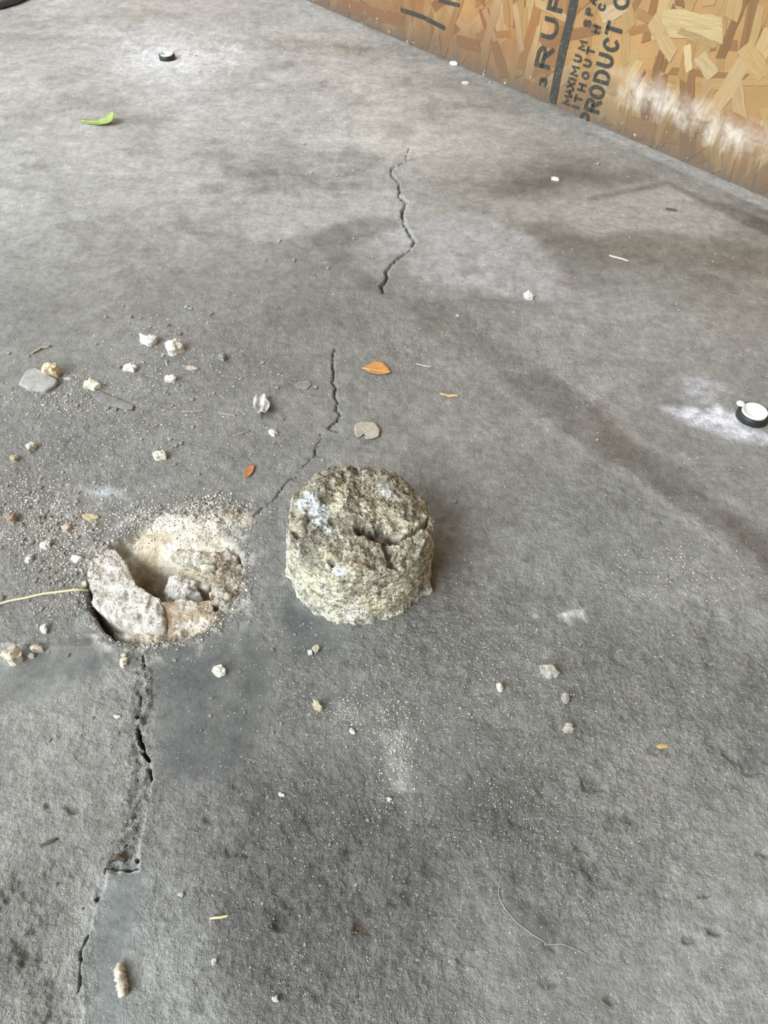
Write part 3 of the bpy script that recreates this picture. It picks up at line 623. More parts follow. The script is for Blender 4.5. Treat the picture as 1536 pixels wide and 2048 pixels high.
# --- the drilled core
def build_core():
    c = gp(720, 1128); R0, R1, Hh = .0520, .0497, .058
    na, nside, ntop = 420, 120, 110
    th = np.linspace(0, 2 * math.pi, na, endpoint=False); prof = []
    for i in range(nside + 1):
        t = i / nside; prof.append((R0 + (R1 - R0) * t, Hh * t))
    prof = prof[:-6] + [(R1 - .0022 * (1 - math.cos(q)) - .0001, Hh - .0035 + .0035 * math.sin(q)) for q in np.linspace(.2, 1.5, 9)]
    for i in range(1, ntop + 1): prof.append(((R1 - .0022) * (1 - i / (ntop + 1)), Hh))
    prof = np.array(prof); k = len(prof)
    V = np.stack([(prof[:, 0][:, None] * np.cos(th)[None]).ravel(), (prof[:, 0][:, None] * np.sin(th)[None]).ravel(), np.repeat(prof[:, 1], na)], 1)
    t_side = np.clip(V[:, 2] / Hh, 0, 1); rad = np.hypot(V[:, 0], V[:, 1]); ux, uy = V[:, 0] / (rad + 1e-9), V[:, 1] / (rad + 1e-9)
    topm = sstep(.0, .004, V[:, 2] - (Hh - .006)); innr = 1 - sstep(R1 - .012, R1 - .001, rad); topw = np.where(np.repeat(np.arange(k) > nside - 6, na), 1.0, 0.0)
    x, y = V[:, 0].copy(), V[:, 1].copy()
    n1 = fbm3(V + 2.0, .030, 4, 3); n2 = fbm3(V + 4.0, .010, 4, 7); n3 = fbm3(V + 1.0, .0034, 3, 11)
    # side: gently wavy, sand-rough, crumbling foot
    dr = (.0012 * n1 + .0016 * n2 + .0011 * n3)
    low = sstep(.014, .0, V[:, 2]); ang = np.arctan2(uy, ux)
    dr += low * (.0030 * fbm(np.cos(ang) * .05 + 7, np.sin(ang) * .05, .006, 3, 5) + .0006)
    dr += .006 * np.exp(-((ang + .42) / .06) ** 2) * sstep(.014, .002, V[:, 2])          # little spur at the right foot
    V[:, 0] += ux * dr * (1 - topw * innr); V[:, 1] += uy * dr * (1 - topw * innr)
    # broken, crumbled top: one height field, fading down the side
    wt = np.where(topw > 0, 1.0, t_side ** 4)
    m1 = fbm(x, y, .030, 4, 303); m2 = fbm(x, y, .010, 4, 307, .6); m3 = fbm(x, y, .0036, 3, 311)
    dz = .0060 * m1 + .0042 * m2 + .0018 * m3
    dz += .003 - .04 * x + .02 * y
    dz -= .010 * sstep(.012, .05, x) * sstep(-.01, .04, y)                               # shoulder falls to the far right
    dz -= .0055 * sstep(R1 - .014, R1, rad) * (.55 + 1.1 * np.clip(fbm(np.cos(ang) * .05, np.sin(ang) * .05, .03, 3, 313) + .3, 0, 1))   # worn rim
    V[:, 2] += wt * dz
    def top2(pts):
        q = [gp(u, v, Hh - .002)[:2] - c[:2] for u, v in pts]; return [tuple(p) for p in q]
    wxx = x + .0026 * m2 + .0012 * m3; wyy = y + .0026 * fbm(x, y, .009, 3, 317) + .0012 * m3
    d1 = seg_dist(wxx, wyy, top2([(724, 1070), (742, 1069), (766, 1078), (786, 1082)])); pit = 1 - sstep(.0020, .0060, d1)
    d2 = seg_dist(wxx, wyy, top2([(768, 1088), (778, 1106), (780, 1124)])); pit2 = 1 - sstep(.0008, .0036, d2)
    d3 = seg_dist(wxx, wyy, top2([(800, 1086), (825, 1066), (845, 1048), (862, 1030)])); pit3 = 1 - sstep(.0003, .0016, d3)
    d4 = seg_dist(wxx, wyy, top2([(658, 1120), (663, 1126)])); pit4 = 1 - sstep(.001, .003, d4)
    d5 = seg_dist(wxx, wyy, top2([(590, 1064), (640, 1090), (680, 1112), (740, 1128)])); pit5 = 1 - sstep(.0005, .005, d5)
    d6 = seg_dist(wxx, wyy, top2([(738, 1128), (746, 1132)])); pit6 = 1 - sstep(.0006, .0022, d6)
    upz = np.where(topw > 0, 1.0, sstep(.80, .97, t_side)); inw = np.maximum.reduce([pit * .0075, pit2 * .0045, pit3 * .0028, pit4 * .0035, pit5 * .0018, pit6 * .003]) * upz
    V[:, 2] -= inw
    # colour: lime-pale sand with grey cement and dark dirt
    C = np.repeat(np.array(lin(176, 170, 150))[None], len(V), 0)
    def bl(m, col):
        nonlocal C
        C = C + (np.array(lin(*col))[None] - C) * np.clip(m, 0, 1)[:, None]
    q1 = fbm3(V + 6, .016, 4, 41); q2 = fbm3(V + 3, .006, 3, 43); q3 = fbm3(V + 8, .026, 3, 47); q4 = fbm3(V + 5, .0022, 2, 49)
    bl(sstep(.0, .4, q1) * .85, (222, 215, 186)); bl(sstep(.0, .4, -q1) * .75, (136, 132, 120))
    bl(sstep(.05, .4, q3) * wt * .6, (120, 112, 98)); bl(sstep(.2, .5, q2) * .7, (88, 82, 70)); bl(sstep(.25, .55, -q2) * .6, (232, 228, 208))
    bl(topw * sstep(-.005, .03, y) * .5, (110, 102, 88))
    bl((1 - topw) * sstep(.05, .4, fbm3(V + 11, .02, 3, 51)) * .6, (206, 206, 196))
    bl((1 - topw) * low * .5, (210, 207, 196))
    bl(sstep(.25, .5, q4) * .55, (66, 62, 52)); bl(sstep(.3, .55, -q4) * .5, (238, 236, 222))
    w1 = seg_dist(wxx, wyy, top2([(615, 1008), (630, 1020), (642, 1040)])); bl((1 - sstep(.003, .009, w1 + .006 * q2)) * .7 * topw, (218, 228, 232))
    w2 = seg_dist(wxx, wyy, top2([(625, 1055), (660, 1070)])); bl((1 - sstep(.000, .005, w2 + .004 * q2)) * .6 * topw, (222, 228, 228))
    w3 = seg_dist(wxx, wyy, top2([(770, 985), (782, 998)])); bl((1 - sstep(.000, .005, w3 + .003 * q2)) * .5 * topw, (190, 192, 200))
    def sidepatch(u, v, r_, k_, col):                                              # chalky patch on the camera side of the core
        d = ray(u, v); d2 = d[:2]; A2 = d2 @ d2; e = EYE[:2] - c[:2]; B2 = 2 * e @ d2; C2_ = e @ e - (R0 - .001) ** 2; t0 = (-B2 - math.sqrt(max(B2 * B2 - 4 * A2 * C2_, 0))) / (2 * A2); P = EYE + d * t0 - np.array([c[0], c[1], 0])
        dd = np.linalg.norm(V - P[None], axis=1); bl((1 - sstep(r_ * .4, r_, dd + .35 * r_ * q2)) * k_, col)
    sidepatch(678, 1146, .0055, .8, (226, 236, 238)); sidepatch(705, 1225, .012, .7, (226, 224, 212)); sidepatch(600, 1170, .010, .5, (214, 214, 204)); sidepatch(655, 1190, .008, .4, (220, 216, 200)); sidepatch(820, 1100, .012, .5, (222, 218, 190))
    bl(np.maximum(pit, pit2) * upz * .7, (92, 88, 80)); bl(np.maximum(pit3, pit4) * upz * .75, (70, 66, 58)); bl(pit5 * upz * .4, (112, 104, 90))
    w5 = seg_dist(wxx, wyy, top2([(754, 1074), (762, 1074)])); bl((1 - sstep(.0006, .0022, w5)) * .6, (160, 114, 62))
    V[:, 2] -= V[:, 2].min()
    T = []
    idx = np.arange(k * na).reshape(k, na); a = idx[:-1]; b = idx[1:]
    F = np.stack([a, np.roll(a, -1, 1), np.roll(b, -1, 1), b], -1).reshape(-1, 4)
    me = np_mesh('core_body', V, F)
    bm = bmesh.new(); bm.from_mesh(me); bm.verts.ensure_lookup_table()
    bm.faces.new([bm.verts[i] for i in range(na - 1, -1, -1)]); bm.faces.new([bm.verts[(k - 1) * na + i] for i in range(na)])
    bm.to_mesh(me); bm.free()
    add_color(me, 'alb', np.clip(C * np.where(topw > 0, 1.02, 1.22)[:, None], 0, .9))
    o = link('concrete_core', me, M_CORE); o.location = (c[0], c[1], hz(c[0], c[1]) - .0006)
    tag(o, 'rough pale drilled concrete core standing on the floor beside its hole', 'concrete core')
    # exposed aggregate
    for (u, v, s_, col) in ((738, 1076, .0030, (104, 100, 94)), (772, 1086, .0034, (96, 92, 84)), (788, 1094, .0022, (170, 166, 152)), (858, 1083, .0016, (140, 104, 82)), (632, 968, .0028, (176, 172, 158)), (600, 1002, .0024, (190, 186, 172)), (594, 1043, .0026, (196, 192, 176)), (765, 1050, .0020, (196, 160, 104)), (746, 1138, .0018, (130, 128, 130)), (718, 940, .0030, (206, 202, 190)), (650, 947, .0030, (208, 206, 196))):
        zt = Hh - .004 if 1005 < v < 1100 and u > 700 and u < 800 else Hh - .001
        P = gp(u, v, zt); me2 = crumb_meshes[int(u) % len(crumb_meshes)]
        st = bpy.data.objects.new('aggregate_stone', me2); COL.objects.link(st); st.parent = o
        st.location = Vector(P) - o.location; st.scale = (s_ * 1.2, s_, s_ * .8); st.rotation_euler = (u * .3, v * .7, u); st.color = lin(*col) + (1,); st['label'] = 'exposed aggregate stone'
    return o
def ico_crumb(k):
    bm = bmesh.new(); bmesh.ops.create_icosphere(bm, subdivisions=2 if k >= 100 else 1, radius=1.0); r = random.Random(900 + k)
    f = [r.uniform(.7, 1.0) for _ in range(3)]
    for v in bm.verts: 
        q = 1 + r.uniform(-.26, .22); v.co = Vector((v.co.x * q * f[0], v.co.y * q * f[1], v.co.z * q * f[2] * .8))
    me = bpy.data.meshes.new('crumb'); bm.to_mesh(me); bm.free(); me.materials.append(M_CHIP); return me
crumb_meshes = [ico_crumb(k) for k in range(9)]
core = build_core()

# --- broken pieces in the hole
def poly_rock(px, z_top, z_bot, label, col, dome=.002, amp=.0016, ns=.012, seed=1, tilt=(0, 0), nseg=90, nr=16, name='broken_mortar_chunk', cat='mortar chunk', flare=1.0, mat=None):
    ol = g2(px, z_top); o = outline_rock(name, ol, z_top, z_bot, dome, amp, ns, seed, nseg, nr, tilt, mat, col, None, flare); return tag(o, label, cat)
def mat_mortar():
    t = NT('dusty_mortar'); oi = t.n('ShaderNodeObjectInfo'); pos = t.n('ShaderNodeNewGeometry').outputs['Position']
    n0 = t.noise(70, 5, .65, pos); n1 = t.noise(260, 5, .7, pos); n2 = t.noise(1100, 3, .7, pos)
    base = t.mix(t.ramp(n0, .54, .68, 0, .6), oi.outputs['Color'], lin(140, 112, 90))
    base = t.mix(t.ramp(n0, .54, .38, 0, .9), base, lin(244, 241, 232))
    f = t.math('ADD', t.ramp(n1, .3, .7, .70, 1.15), t.math('MULTIPLY', t.math('SUBTRACT', n2, .5), .9))
    g = t.n('ShaderNodeCombineColor'); [t.l(f, g.inputs[i]) for i in range(3)]
    base = t.mix(1.0, base, g.outputs[0], 'MULTIPLY')
    t.bump(t.math('ADD', n1, t.math('MULTIPLY', n2, .5)), .9, .003)
    return t.set(Base_Color=base, Roughness=.95, Specular_IOR_Level=.15)
M_MORTAR = mat_mortar()
CHUNKS = []
def pr(*a, **k): o = poly_rock(*a, mat=M_MORTAR, **k); CHUNKS.append(o); return o
pr([(172, 1152), (178, 1116), (194, 1092), (226, 1090), (248, 1112), (262, 1150), (276, 1178), (300, 1190), (322, 1198), (334, 1222), (330, 1256), (290, 1272), (250, 1256), (212, 1230), (184, 1196)], .0012, -.034, 'large white-dusted mortar block wedged in the side of the broken hole by the straw', (238, 234, 227), dome=.002, amp=.0042, ns=.013, seed=3, tilt=(.04, .0), nseg=150, nr=34)
pr([(322, 1206), (350, 1197), (396, 1203), (424, 1200), (430, 1220), (408, 1240), (372, 1256), (336, 1262), (318, 1240)], -.001, -.036, 'smooth tan mortar slab forming the near lip inside the broken hole', (192, 172, 146), dome=.001, amp=.0026, ns=.010, seed=5, tilt=(.0, .16), nseg=130, nr=28)
pr([(322, 1178), (340, 1156), (366, 1155), (390, 1168), (404, 1190), (376, 1200), (334, 1198)], -.009, -.036, 'bright white rounded rock sitting deep in the broken hole', (250, 249, 245), dome=.004, amp=.0036, ns=.010, seed=9, tilt=(.0, .15), nseg=90, nr=20)
pr([(352, 1138), (380, 1128), (410, 1138), (428, 1156), (416, 1178), (390, 1172), (362, 1158)], -.012, -.036, 'tan mortar lump behind the bright white rock in the broken hole', (206, 192, 164), dome=.003, amp=.0036, ns=.010, seed=11, tilt=(0, .1), nseg=90, nr=20)
pr([(400, 1130), (424, 1125), (430, 1134), (404, 1142)], -.005, -.018, 'small oblong pale chip lying on the rubble inside the broken hole', (226, 220, 206), dome=.001, amp=.0012, ns=.006, seed=13, nseg=40, nr=6)
pr([(432, 1108), (462, 1100), (486, 1126), (491, 1168), (478, 1206), (448, 1228), (424, 1206), (430, 1170), (438, 1140)], -.002, -.034, 'dark gritty mortar block along the hole wall facing the concrete core', (160, 146, 126), dome=.002, amp=.0044, ns=.010, seed=15, tilt=(-.05, .0), nseg=120, nr=26)
pr([(340, 1112), (372, 1098), (402, 1104), (430, 1100), (434, 1122), (398, 1130), (362, 1136)], -.007, -.03, 'cream crumbly mortar lump at the back of the broken hole', (216, 206, 184), dome=.003, amp=.0040, ns=.010, seed=17, nseg=100, nr=22)
pr([(418, 1186), (446, 1176), (468, 1188), (450, 1204), (424, 1208)], .001, -.018, 'pale angular mortar lump on the hole rim nearest the core', (206, 198, 184), dome=.002, amp=.0028, ns=.008, seed=19, nseg=60, nr=12)
from mathutils.bvhtree import BVHTree
def chunk_tree():
    V, Fc = [], []
    for o in CHUNKS:
        k = len(V); V += [v.co + o.location for v in o.data.vertices]; Fc += [[i + k for i in p.vertices] for p in o.data.polygons]
    return BVHTree.FromPolygons(V, Fc)
BVH = chunk_tree()

# --- named chips
CH = [
 (298, 683, 34, 20, 'bright white three-cornered concrete chip lying above the knobbly white one', (236, 236, 234), .55, .2, .42),
 (350, 702, 40, 22, 'knobbly white concrete chip, largest of the loose pieces past the hole', (230, 226, 212), .6, .1, .3),
 (262, 739, 30, 15, 'flattish white concrete chip between the grey slab and the knobbly chip', (226, 222, 210), .5, 0, .35),
 (184, 775, 34, 17, 'boat-shaped cream chip lying beside the flat grey slab fragment', (226, 222, 202), .55, -.1, .35),
 (340, 760, 24, 13, 'small wedge-shaped cream chip just below the knobbly white one', (226, 222, 210), .5, 0, .3),
 (385, 738, 30, 9, 'thin flat pinkish chip beside the knobbly white one', (206, 190, 172), .35, -.1, .3),
 (446, 718, 16, 13, 'grey rounded pebble standing alone beyond the white chips', (160, 157, 150), .6, 0, .25),
 (108, 752, 32, 24, 'cream crumbly lump leaning on the flat grey slab fragment', (222, 208, 174), .7, 0, .4),
 (136, 759, 20, 6, 'thin pale sliver next to the cream lump on the slab fragment', (196, 192, 184), .5, 0, .2),
 (65, 899, 22, 15, 'pale lumpy chip between the slab fragment and the gravel scatter', (222, 218, 206), .6, 0, .35),
 (30, 920, 14, 13, 'small tan chip beside the pale lumpy chip', (196, 184, 156), .6, 0, .3),
 (320, 915, 26, 17, 'cream crumbly chip halfway between hole and knobbly white chip', (224, 220, 206), .5, 0, .38),
 (547, 870, 14, 12, 'small white star-shaped chip beside the thin upper crack', (226, 224, 214), .5, 0, .45),
 (180, 1038, 32, 14, 'tan leaf-shaped stone chip lying beyond the hole', (206, 192, 160), .5, 0, .3),
 (25, 1040, 22, 17, 'reddish grey crumbly lump in the gravel scatter', (168, 146, 130), .6, 0, .3),
 (95, 1095, 20, 15, 'white lump in the gravel scatter beside the hole', (226, 224, 214), .6, 0, .35),
 (135, 1058, 18, 12, 'pinkish cream lump at the end of the gravel scatter', (212, 196, 178), .6, 0, .35),
 (155, 1120, 20, 14, 'brightest white chip right next to the hole rim', (244, 246, 242), .5, 0, .25),
 (60, 1119, 14, 14, 'white angular chip above the straw', (228, 228, 222), .6, 0, .3),
 (170, 1168, 11, 11, 'small cream chip touching the hole rim above the straw end', (224, 218, 200), .6, 0, .3),
 (88, 1261, 15, 19, 'slanting white flake below the straw', (226, 226, 220), .5, .6, .3),
 (30, 1315, 34, 30, 'large cream sandy lump below the straw', (216, 208, 190), .75, .2, .3),
 (76, 1297, 22, 16, 'medium cream lump next to the large sandy one below the straw', (212, 206, 190), .7, -.3, .3),
 (62, 1311, 12, 9, 'small cream lump between the two sandy ones', (214, 208, 194), .6, 0, .3),
 (247, 1324, 17, 17, 'cream cube-like chip just left of the joint under the hole', (232, 226, 206), .6, .2, .22),
 (248, 1309, 12, 8, 'small grey-white chip touching the cream cube-like one', (206, 202, 190), .6, 0, .3),
 (440, 1344, 24, 22, 'white round chip on the smooth bluish patch under the hole', (240, 238, 226), .45, 0, .2),
 (233, 1431, 15, 7, 'flat white chip lying beside the joint gaps', (226, 224, 216), .5, -.2, .25),
 (620, 1307, 10, 9, 'small white nub of the pair in front of the core', (230, 228, 218), .7, 0, .2),
 (632, 1301, 13, 14, 'taller buff nub of the pair in front of the core', (196, 188, 166), .8, 0, .3),
 (635, 1416, 22, 18, 'crumbly yellowish lump in the open floor below the core', (204, 194, 166), .7, 0, .42),
 (705, 1463, 14, 8, 'small pale chip right of the crumbly yellowish lump', (214, 212, 204), .5, -.4, .3),
 (563, 1590, 12, 8, 'white flake at the end of a pale scratch', (230, 230, 226), .5, 0, .3),
 (779, 1600, 10, 10, 'white flake at the foot of the chalky patch', (222, 222, 216), .5, 0, .3),
 (998, 1376, 16, 13, 'little white chip left of the grey tooth-shaped stone', (222, 218, 204), .6, 0, .35),
 (1100, 1347, 36, 20, 'grey tooth-shaped stone, the biggest in the row of three', (188, 186, 178), .6, -.15, .32),
 (1129, 1400, 18, 16, 'grey block-shaped stone, middle of the row of three', (170, 167, 158), .7, 0, .2),
 (1135, 1460, 20, 22, 'mottled triangular stone, last in the row of three', (182, 178, 168), .6, 0, .35),
 (1058, 595, 22, 13, 'white chip at the edge of the pale scoured patch', (222, 219, 214), .5, 0, .3),
 (1110, 360, 18, 7, 'white flake on the dark stain near the board wall', (222, 222, 220), .4, -.2, .25),
 (908, 129, 18, 7, 'white crumb lying against the foot of the board wall', (236, 236, 232), .5, 0, .3),
 (931, 168, 16, 7, 'translucent white flake beside the dark stain at the wall', (216, 216, 212), .4, 0, .2),
 (430, 1924, 13, 12, 'small white lump in the near rough floor', (208, 204, 196), .6, 0, .3),
 (552, 1998, 14, 12, 'chalky white lump in the nearest rough floor', (216, 218, 218), .5, 0, .4),
 (363, 1791, 12, 9, 'pale crumb on the rough grey floor right of the joint', (196, 196, 192), .5, 0, .3),
]
for (u, v, a, b, lb, col, fl, ro, spk) in CH: chip(u, v, a, b, lb, col, None, fl, ro, spk)
# flat grey slab fragment and the embedded flake
def flat_poly(name, px, th, label, cat, col, lift=.0, tilt=(0, 0), seed=3, amp=.0004, mat=None, nseg=60):
    ol = g2(px); c = np.mean(ol, 0); z0 = max(hz(*c) - .0004, -.002) + lift
    o = outline_rock(name, ol, z0 + th, z0, .0004, amp, .008, seed, nseg, 8, tilt, mat, col); return tag(o, label, cat)
flat_poly('slab_fragment', [(40, 773), (55, 752), (75, 745), (98, 757), (118, 768), (112, 776), (92, 787), (60, 784)], .005, 'flat light grey slab fragment with a clean face', 'slab fragment', (172, 172, 168), 0, (0, .12))
flat_poly('stone_flake', [(588, 771), (600, 763), (618, 762), (624, 770), (614, 780), (598, 778)], .0014, 'flat dusty grey flake beside the thin upper crack', 'stone flake', (142, 139, 133), 0, (0, 0), 5)
flat_poly('concrete_sliver', [(182, 790), (206, 786), (240, 802), (270, 815), (266, 823), (236, 818), (200, 806)], .0022, 'long grey wedge-shaped sliver below the boat-shaped chip', 'concrete sliver', (138, 136, 132), 0, (.03, 0), 6)

# elongated fragment at the bottom
def tube(name, pts, radii, mat, nseg=8, jag=0.0, seed=1, flatz=1.0):
    P = [Vector(p) for p in pts]; n = len(P); r = random.Random(seed); V = []; Fq = []
    for i in range(n):
        t = (P[min(i + 1, n - 1)] - P[max(i - 1, 0)]).normalized(); up = Vector((0, 0, 1)); s = t.cross(up)
        s = s.normalized() if s.length > 1e-6 else Vector((1, 0, 0)); q = s.cross(t).normalized()
        for k in range(nseg):
            a = 2 * math.pi * k / nseg; rr = radii[i] * (1 + r.uniform(-jag, jag))
            V.append(P[i] + s * math.cos(a) * rr + q * math.sin(a) * rr * flatz)
    bm = bmesh.new(); vs = [bm.verts.new(v) for v in V]
    for i in range(n - 1):
        for k in range(nseg): bm.faces.new((vs[i * nseg + k], vs[i * nseg + (k + 1) % nseg], vs[(i + 1) * nseg + (k + 1) % nseg], vs[(i + 1) * nseg + k]))
    bm.faces.new(vs[:nseg][::-1]); bm.faces.new(vs[-nseg:])
    c = sum(V, Vector()) / len(V); zmin = min(v.z for v in V); c.z = zmin
    bmesh.ops.translate(bm, verts=bm.verts, vec=-c)
    me = bpy.data.meshes.new(name); bm.to_mesh(me); bm.free()
    for p in me.polygons: p.use_smooth = True
    o = link(name, me, mat); o.location = c; return o
def floor_tube(name, px, rad, mat, label, cat, jag=.0, seed=1, flatz=1.0, taper=True, lifts=None, nseg=8, sub=4):
    P = [gp(u, v) for u, v in px]; Q = []
    for i in range(len(P) - 1):
        for k in range(sub): Q.append(P[i] + (P[i + 1] - P[i]) * k / sub)
    Q.append(P[-1]); n = len(Q); Z = height(np.array([q[0] for q in Q]), np.array([q[1] for q in Q])); Z = np.maximum(Z, -.0025)
    for i, q in enumerate(Q):
        q[2] = Z[i] + rad * flatz * .9
        if lifts: q[2] += np.interp(i / (n - 1), np.linspace(0, 1, len(lifts)), lifts)
    rads = [rad * ((.35 + .65 * math.sin(math.pi * (i + .6) / (n + .2)) ** .5) if taper else 1) for i in range(n)]
    o = tube(name, Q, rads, mat, nseg, jag, seed, flatz); return tag(o, label, cat)
floor_tube('mortar_stick', [(241, 1928), (242, 1950), (246, 1975), (249, 1995)], .0027, M_CHIP, 'finger-shaped pale mortar piece lying near the joint end', 'mortar piece', .34, 4, 1.0, True, None, 12, 5).color = lin(206, 200, 184) + (1,)
M_STRAW = mat_plain('dry_straw', lin(222, 212, 172), .6, .12, 60)
M_TWIG = mat_plain('dark_twig', lin(88, 80, 70), .8, .2, 200)
M_PALE = mat_plain('pale_fibre', lin(190, 188, 182), .5, .1, 100)
M_TAN = mat_plain('tan_wood', lin(198, 172, 124), .7, .2, 150)
floor_tube('straw_stalk', [(-40, 1222), (20, 1207), (90, 1194), (178, 1183)], .0008, M_STRAW, 'long straight yellow straw pointing at the hole', 'straw', .05, 1, 1, False, [.001, .002, .003, .003])
floor_tube('curved_fibre', [(1008, 1742), (998, 1768), (997, 1792), (1010, 1818), (1034, 1846), (1066, 1870), (1096, 1888), (1124, 1888), (1150, 1898), (1175, 1910)], .00027, mat_plain('grey_fibre', lin(158, 157, 152), .6, .1, 100), 'long curved pale fibre lying on the smooth near floor', 'fibre', 0, 1, 1, True, None, 6)
floor_tube('dark_twig', [(78, 1690), (96, 1683), (113, 1676)], .0010, M_TWIG, 'short dark twig left of the joint', 'twig', .1, 2)
floor_tube('bent_twig', [(214, 1726), (226, 1716), (238, 1712), (250, 1718)], .0013, M_TWIG, 'bent dark twig caught in the joint rubble', 'twig', .15, 3)
floor_tube('straw_bit', [(420, 1838), (440, 1836), (458, 1832)], .0007, M_STRAW, 'short yellow straw bit on the near rough floor', 'straw')
floor_tube('worm_twig', [(64, 708), (76, 702), (84, 697), (96, 696), (102, 692)], .0012, mat_plain('buff_twig', lin(170, 160, 138), .8, .2, 150), 'curved buff twig lying above the grey slab fragment', 'twig', .1, 3)
floor_tube('pale_sliver', [(832, 729), (848, 732), (864, 735)], .0006, M_PALE, 'thin pale sliver right of the orange leaf', 'sliver')
floor_tube('tan_wood_sliver', [(880, 789), (898, 792), (918, 792)], .0017, M_TAN, 'flat tan wood sliver right of the grey notched leaf', 'wood sliver', .1, 3, .35)
floor_tube('grass_blade', [(466, 873), (484, 868), (500, 862)], .0009, mat_plain('dull_grass', lin(150, 146, 118), .8, .2, 150), 'short dull grass blade near the crumpled leaf', 'grass blade', .1, 4, .5)
floor_tube('faint_straw', [(362, 823), (385, 824), (410, 821)], .0007, mat_plain('grey_straw', lin(164, 160, 148), .8, .2, 150), 'faint grey straw past the gravel scatter', 'straw', .1, 4, .6)
floor_tube('grey_grass', [(438, 826), (455, 830), (472, 832)], .0012, mat_plain('grey_grass', lin(150, 147, 136), .8, .2, 150), 'grey withered grass piece left of the crumpled leaf', 'grass blade', .1, 4, .5)
floor_tube('white_stick', [(1218, 512), (1238, 518), (1258, 524)], .0015, M_PALE, 'white stick lying near the brown stain', 'stick', .1, 4, .6)
floor_tube('dark_sliver', [(1330, 419), (1340, 421), (1352, 423)], .0022, M_TWIG, 'dark bark sliver near the board wall', 'bark', .1, 4, .5)
flat_poly('wood_flake', [(1311, 1490), (1322, 1486), (1337, 1488), (1336, 1494), (1320, 1496)], .0010, 'small tan wood flake on the open rough floor', 'wood flake', (200, 176, 124), 0, (0, 0), 8, mat=None)

# ------------------------------------------------------------------ leaves
def leaf_mesh(name, outline, zf, mat, thick=.00035, rings=7, seg=48):
    P = np.array(outline); c = P.mean(0); Q = P - c; Qc = np.vstack([Q, Q[:1]])
    L = np.concatenate([[0], np.cumsum(np.hypot(*np.diff(Qc, axis=0).T))]); t = np.linspace(0, L[-1], seg, endpoint=False)
    ox = np.interp(t, L, Qc[:, 0]); oy = np.interp(t, L, Qc[:, 1]); V = [(0, 0)]
    for k in range(1, rings + 1): V += [(a * k / rings, b * k / rings) for a, b in zip(ox, oy)]
    V = np.array(V); Z = zf(V[:, 0], V[:, 1]); n = len(V)
    top = np.column_stack([V, Z + thick]); bot = np.column_stack([V, Z]); W = np.vstack([top, bot]); T = []
    for i in range(seg):
        j = (i + 1) % seg; T.append((0, 1 + i, 1 + j)); T.append((n, n + 1 + j, n + 1 + i))
        for q in range(rings - 1):
            a = 1 + q * seg; b = a + seg
            T += [(a + i, b + i, b + j), (a + i, b + j, a + j), (n + a + i, n + b + j, n + b + i), (n + a + i, n + a + j, n + b + j)]
        a = 1 + (rings - 1) * seg; T += [(a + i, n + a + i, n + a + j), (a + i, n + a + j, a + j)]
    me = np_mesh(name, W, np.array(T)); o = link(name, me, mat); return o, c
def put_leaf(o, c, extra=.0004): o.location = (c[0], c[1], hz(*c) + extra)
# orange oval leaf
M_OR = mat_leaf('orange_leaf', lin(178, 124, 68), lin(196, 148, 94)); M_VEIN = mat_plain('leaf_vein', lin(222, 180, 124), .7, .1, 100)
ol = g2([(724, 739), (736, 732), (750, 726), (764, 727), (776, 737), (782, 747), (772, 751), (756, 752), (742, 748)]); ax = np.array(ol[5]) - np.array(ol[0]); axn = ax / np.linalg.norm(ax)
def zf_or(x, y): d = -x * axn[1] + y * axn[0]; s = x * axn[0] + y * axn[1]; return .0010 + 26 * d * d * .5 + 5 * s * s * .5 - .0006
o, c = leaf_mesh('orange_leaf', ol, zf_or, M_OR); put_leaf(o, c); tag(o, 'curled orange oval leaf lying right of the upper crack', 'leaf')
def midrib(parent, p0, p1, zf, rad, mat):
    n = 9; P = [Vector((p0[0] + (p1[0] - p0[0]) * i / n, p0[1] + (p1[1] - p0[1]) * i / n, 0)) for i in range(n + 1)]
    for p in P: p.z = float(zf(np.array([p.x]), np.array([p.y]))[0]) + .0005
    o = tube('midrib', P, [rad * (1 - .6 * i / n) for i in range(n + 1)], mat, 6); o.parent = parent; return o
midrib(o, np.array(ol[0]) - c, np.array(ol[5]) - c, zf_or, .0004, M_VEIN)
# small torn brown leaf
ol = g2([(488, 950), (492, 940), (502, 931), (510, 934), (507, 946), (498, 956), (490, 958)])
zf = lambda x, y: .0008 + 40 * x * x * .5
o, c = leaf_mesh('torn_leaf', ol, zf, mat_leaf('rust_leaf', lin(158, 102, 68), lin(180, 124, 86)), seg=36); put_leaf(o, c); tag(o, 'small torn rust brown leaf piece near the hole', 'leaf')
# grey notched round leaf
ol = g2([(708, 857), (714, 849), (732, 846), (750, 848), (760, 862), (758, 876), (746, 881), (730, 881), (730, 872), (726, 868), (722, 876), (714, 878), (710, 870)])
zf_g = lambda x, y: .0006 + 5 * (x * x + y * y)
M_GREYLEAF = mat_leaf('grey_dry_leaf', lin(150, 144, 132), lin(178, 172, 158))
o, c = leaf_mesh('notched_leaf', ol, zf_g, M_GREYLEAF); put_leaf(o, c); tag(o, 'dry grey round leaf with a notch beside the core', 'leaf')
for e in (1, 4, 6, 9): midrib(o, (0, 0), (np.array(ol[e]) - c) * .9, zf_g, .0003, mat_plain('grey_vein', lin(186, 180, 168), .7, .1, 100)) if e in (1, 4) else None
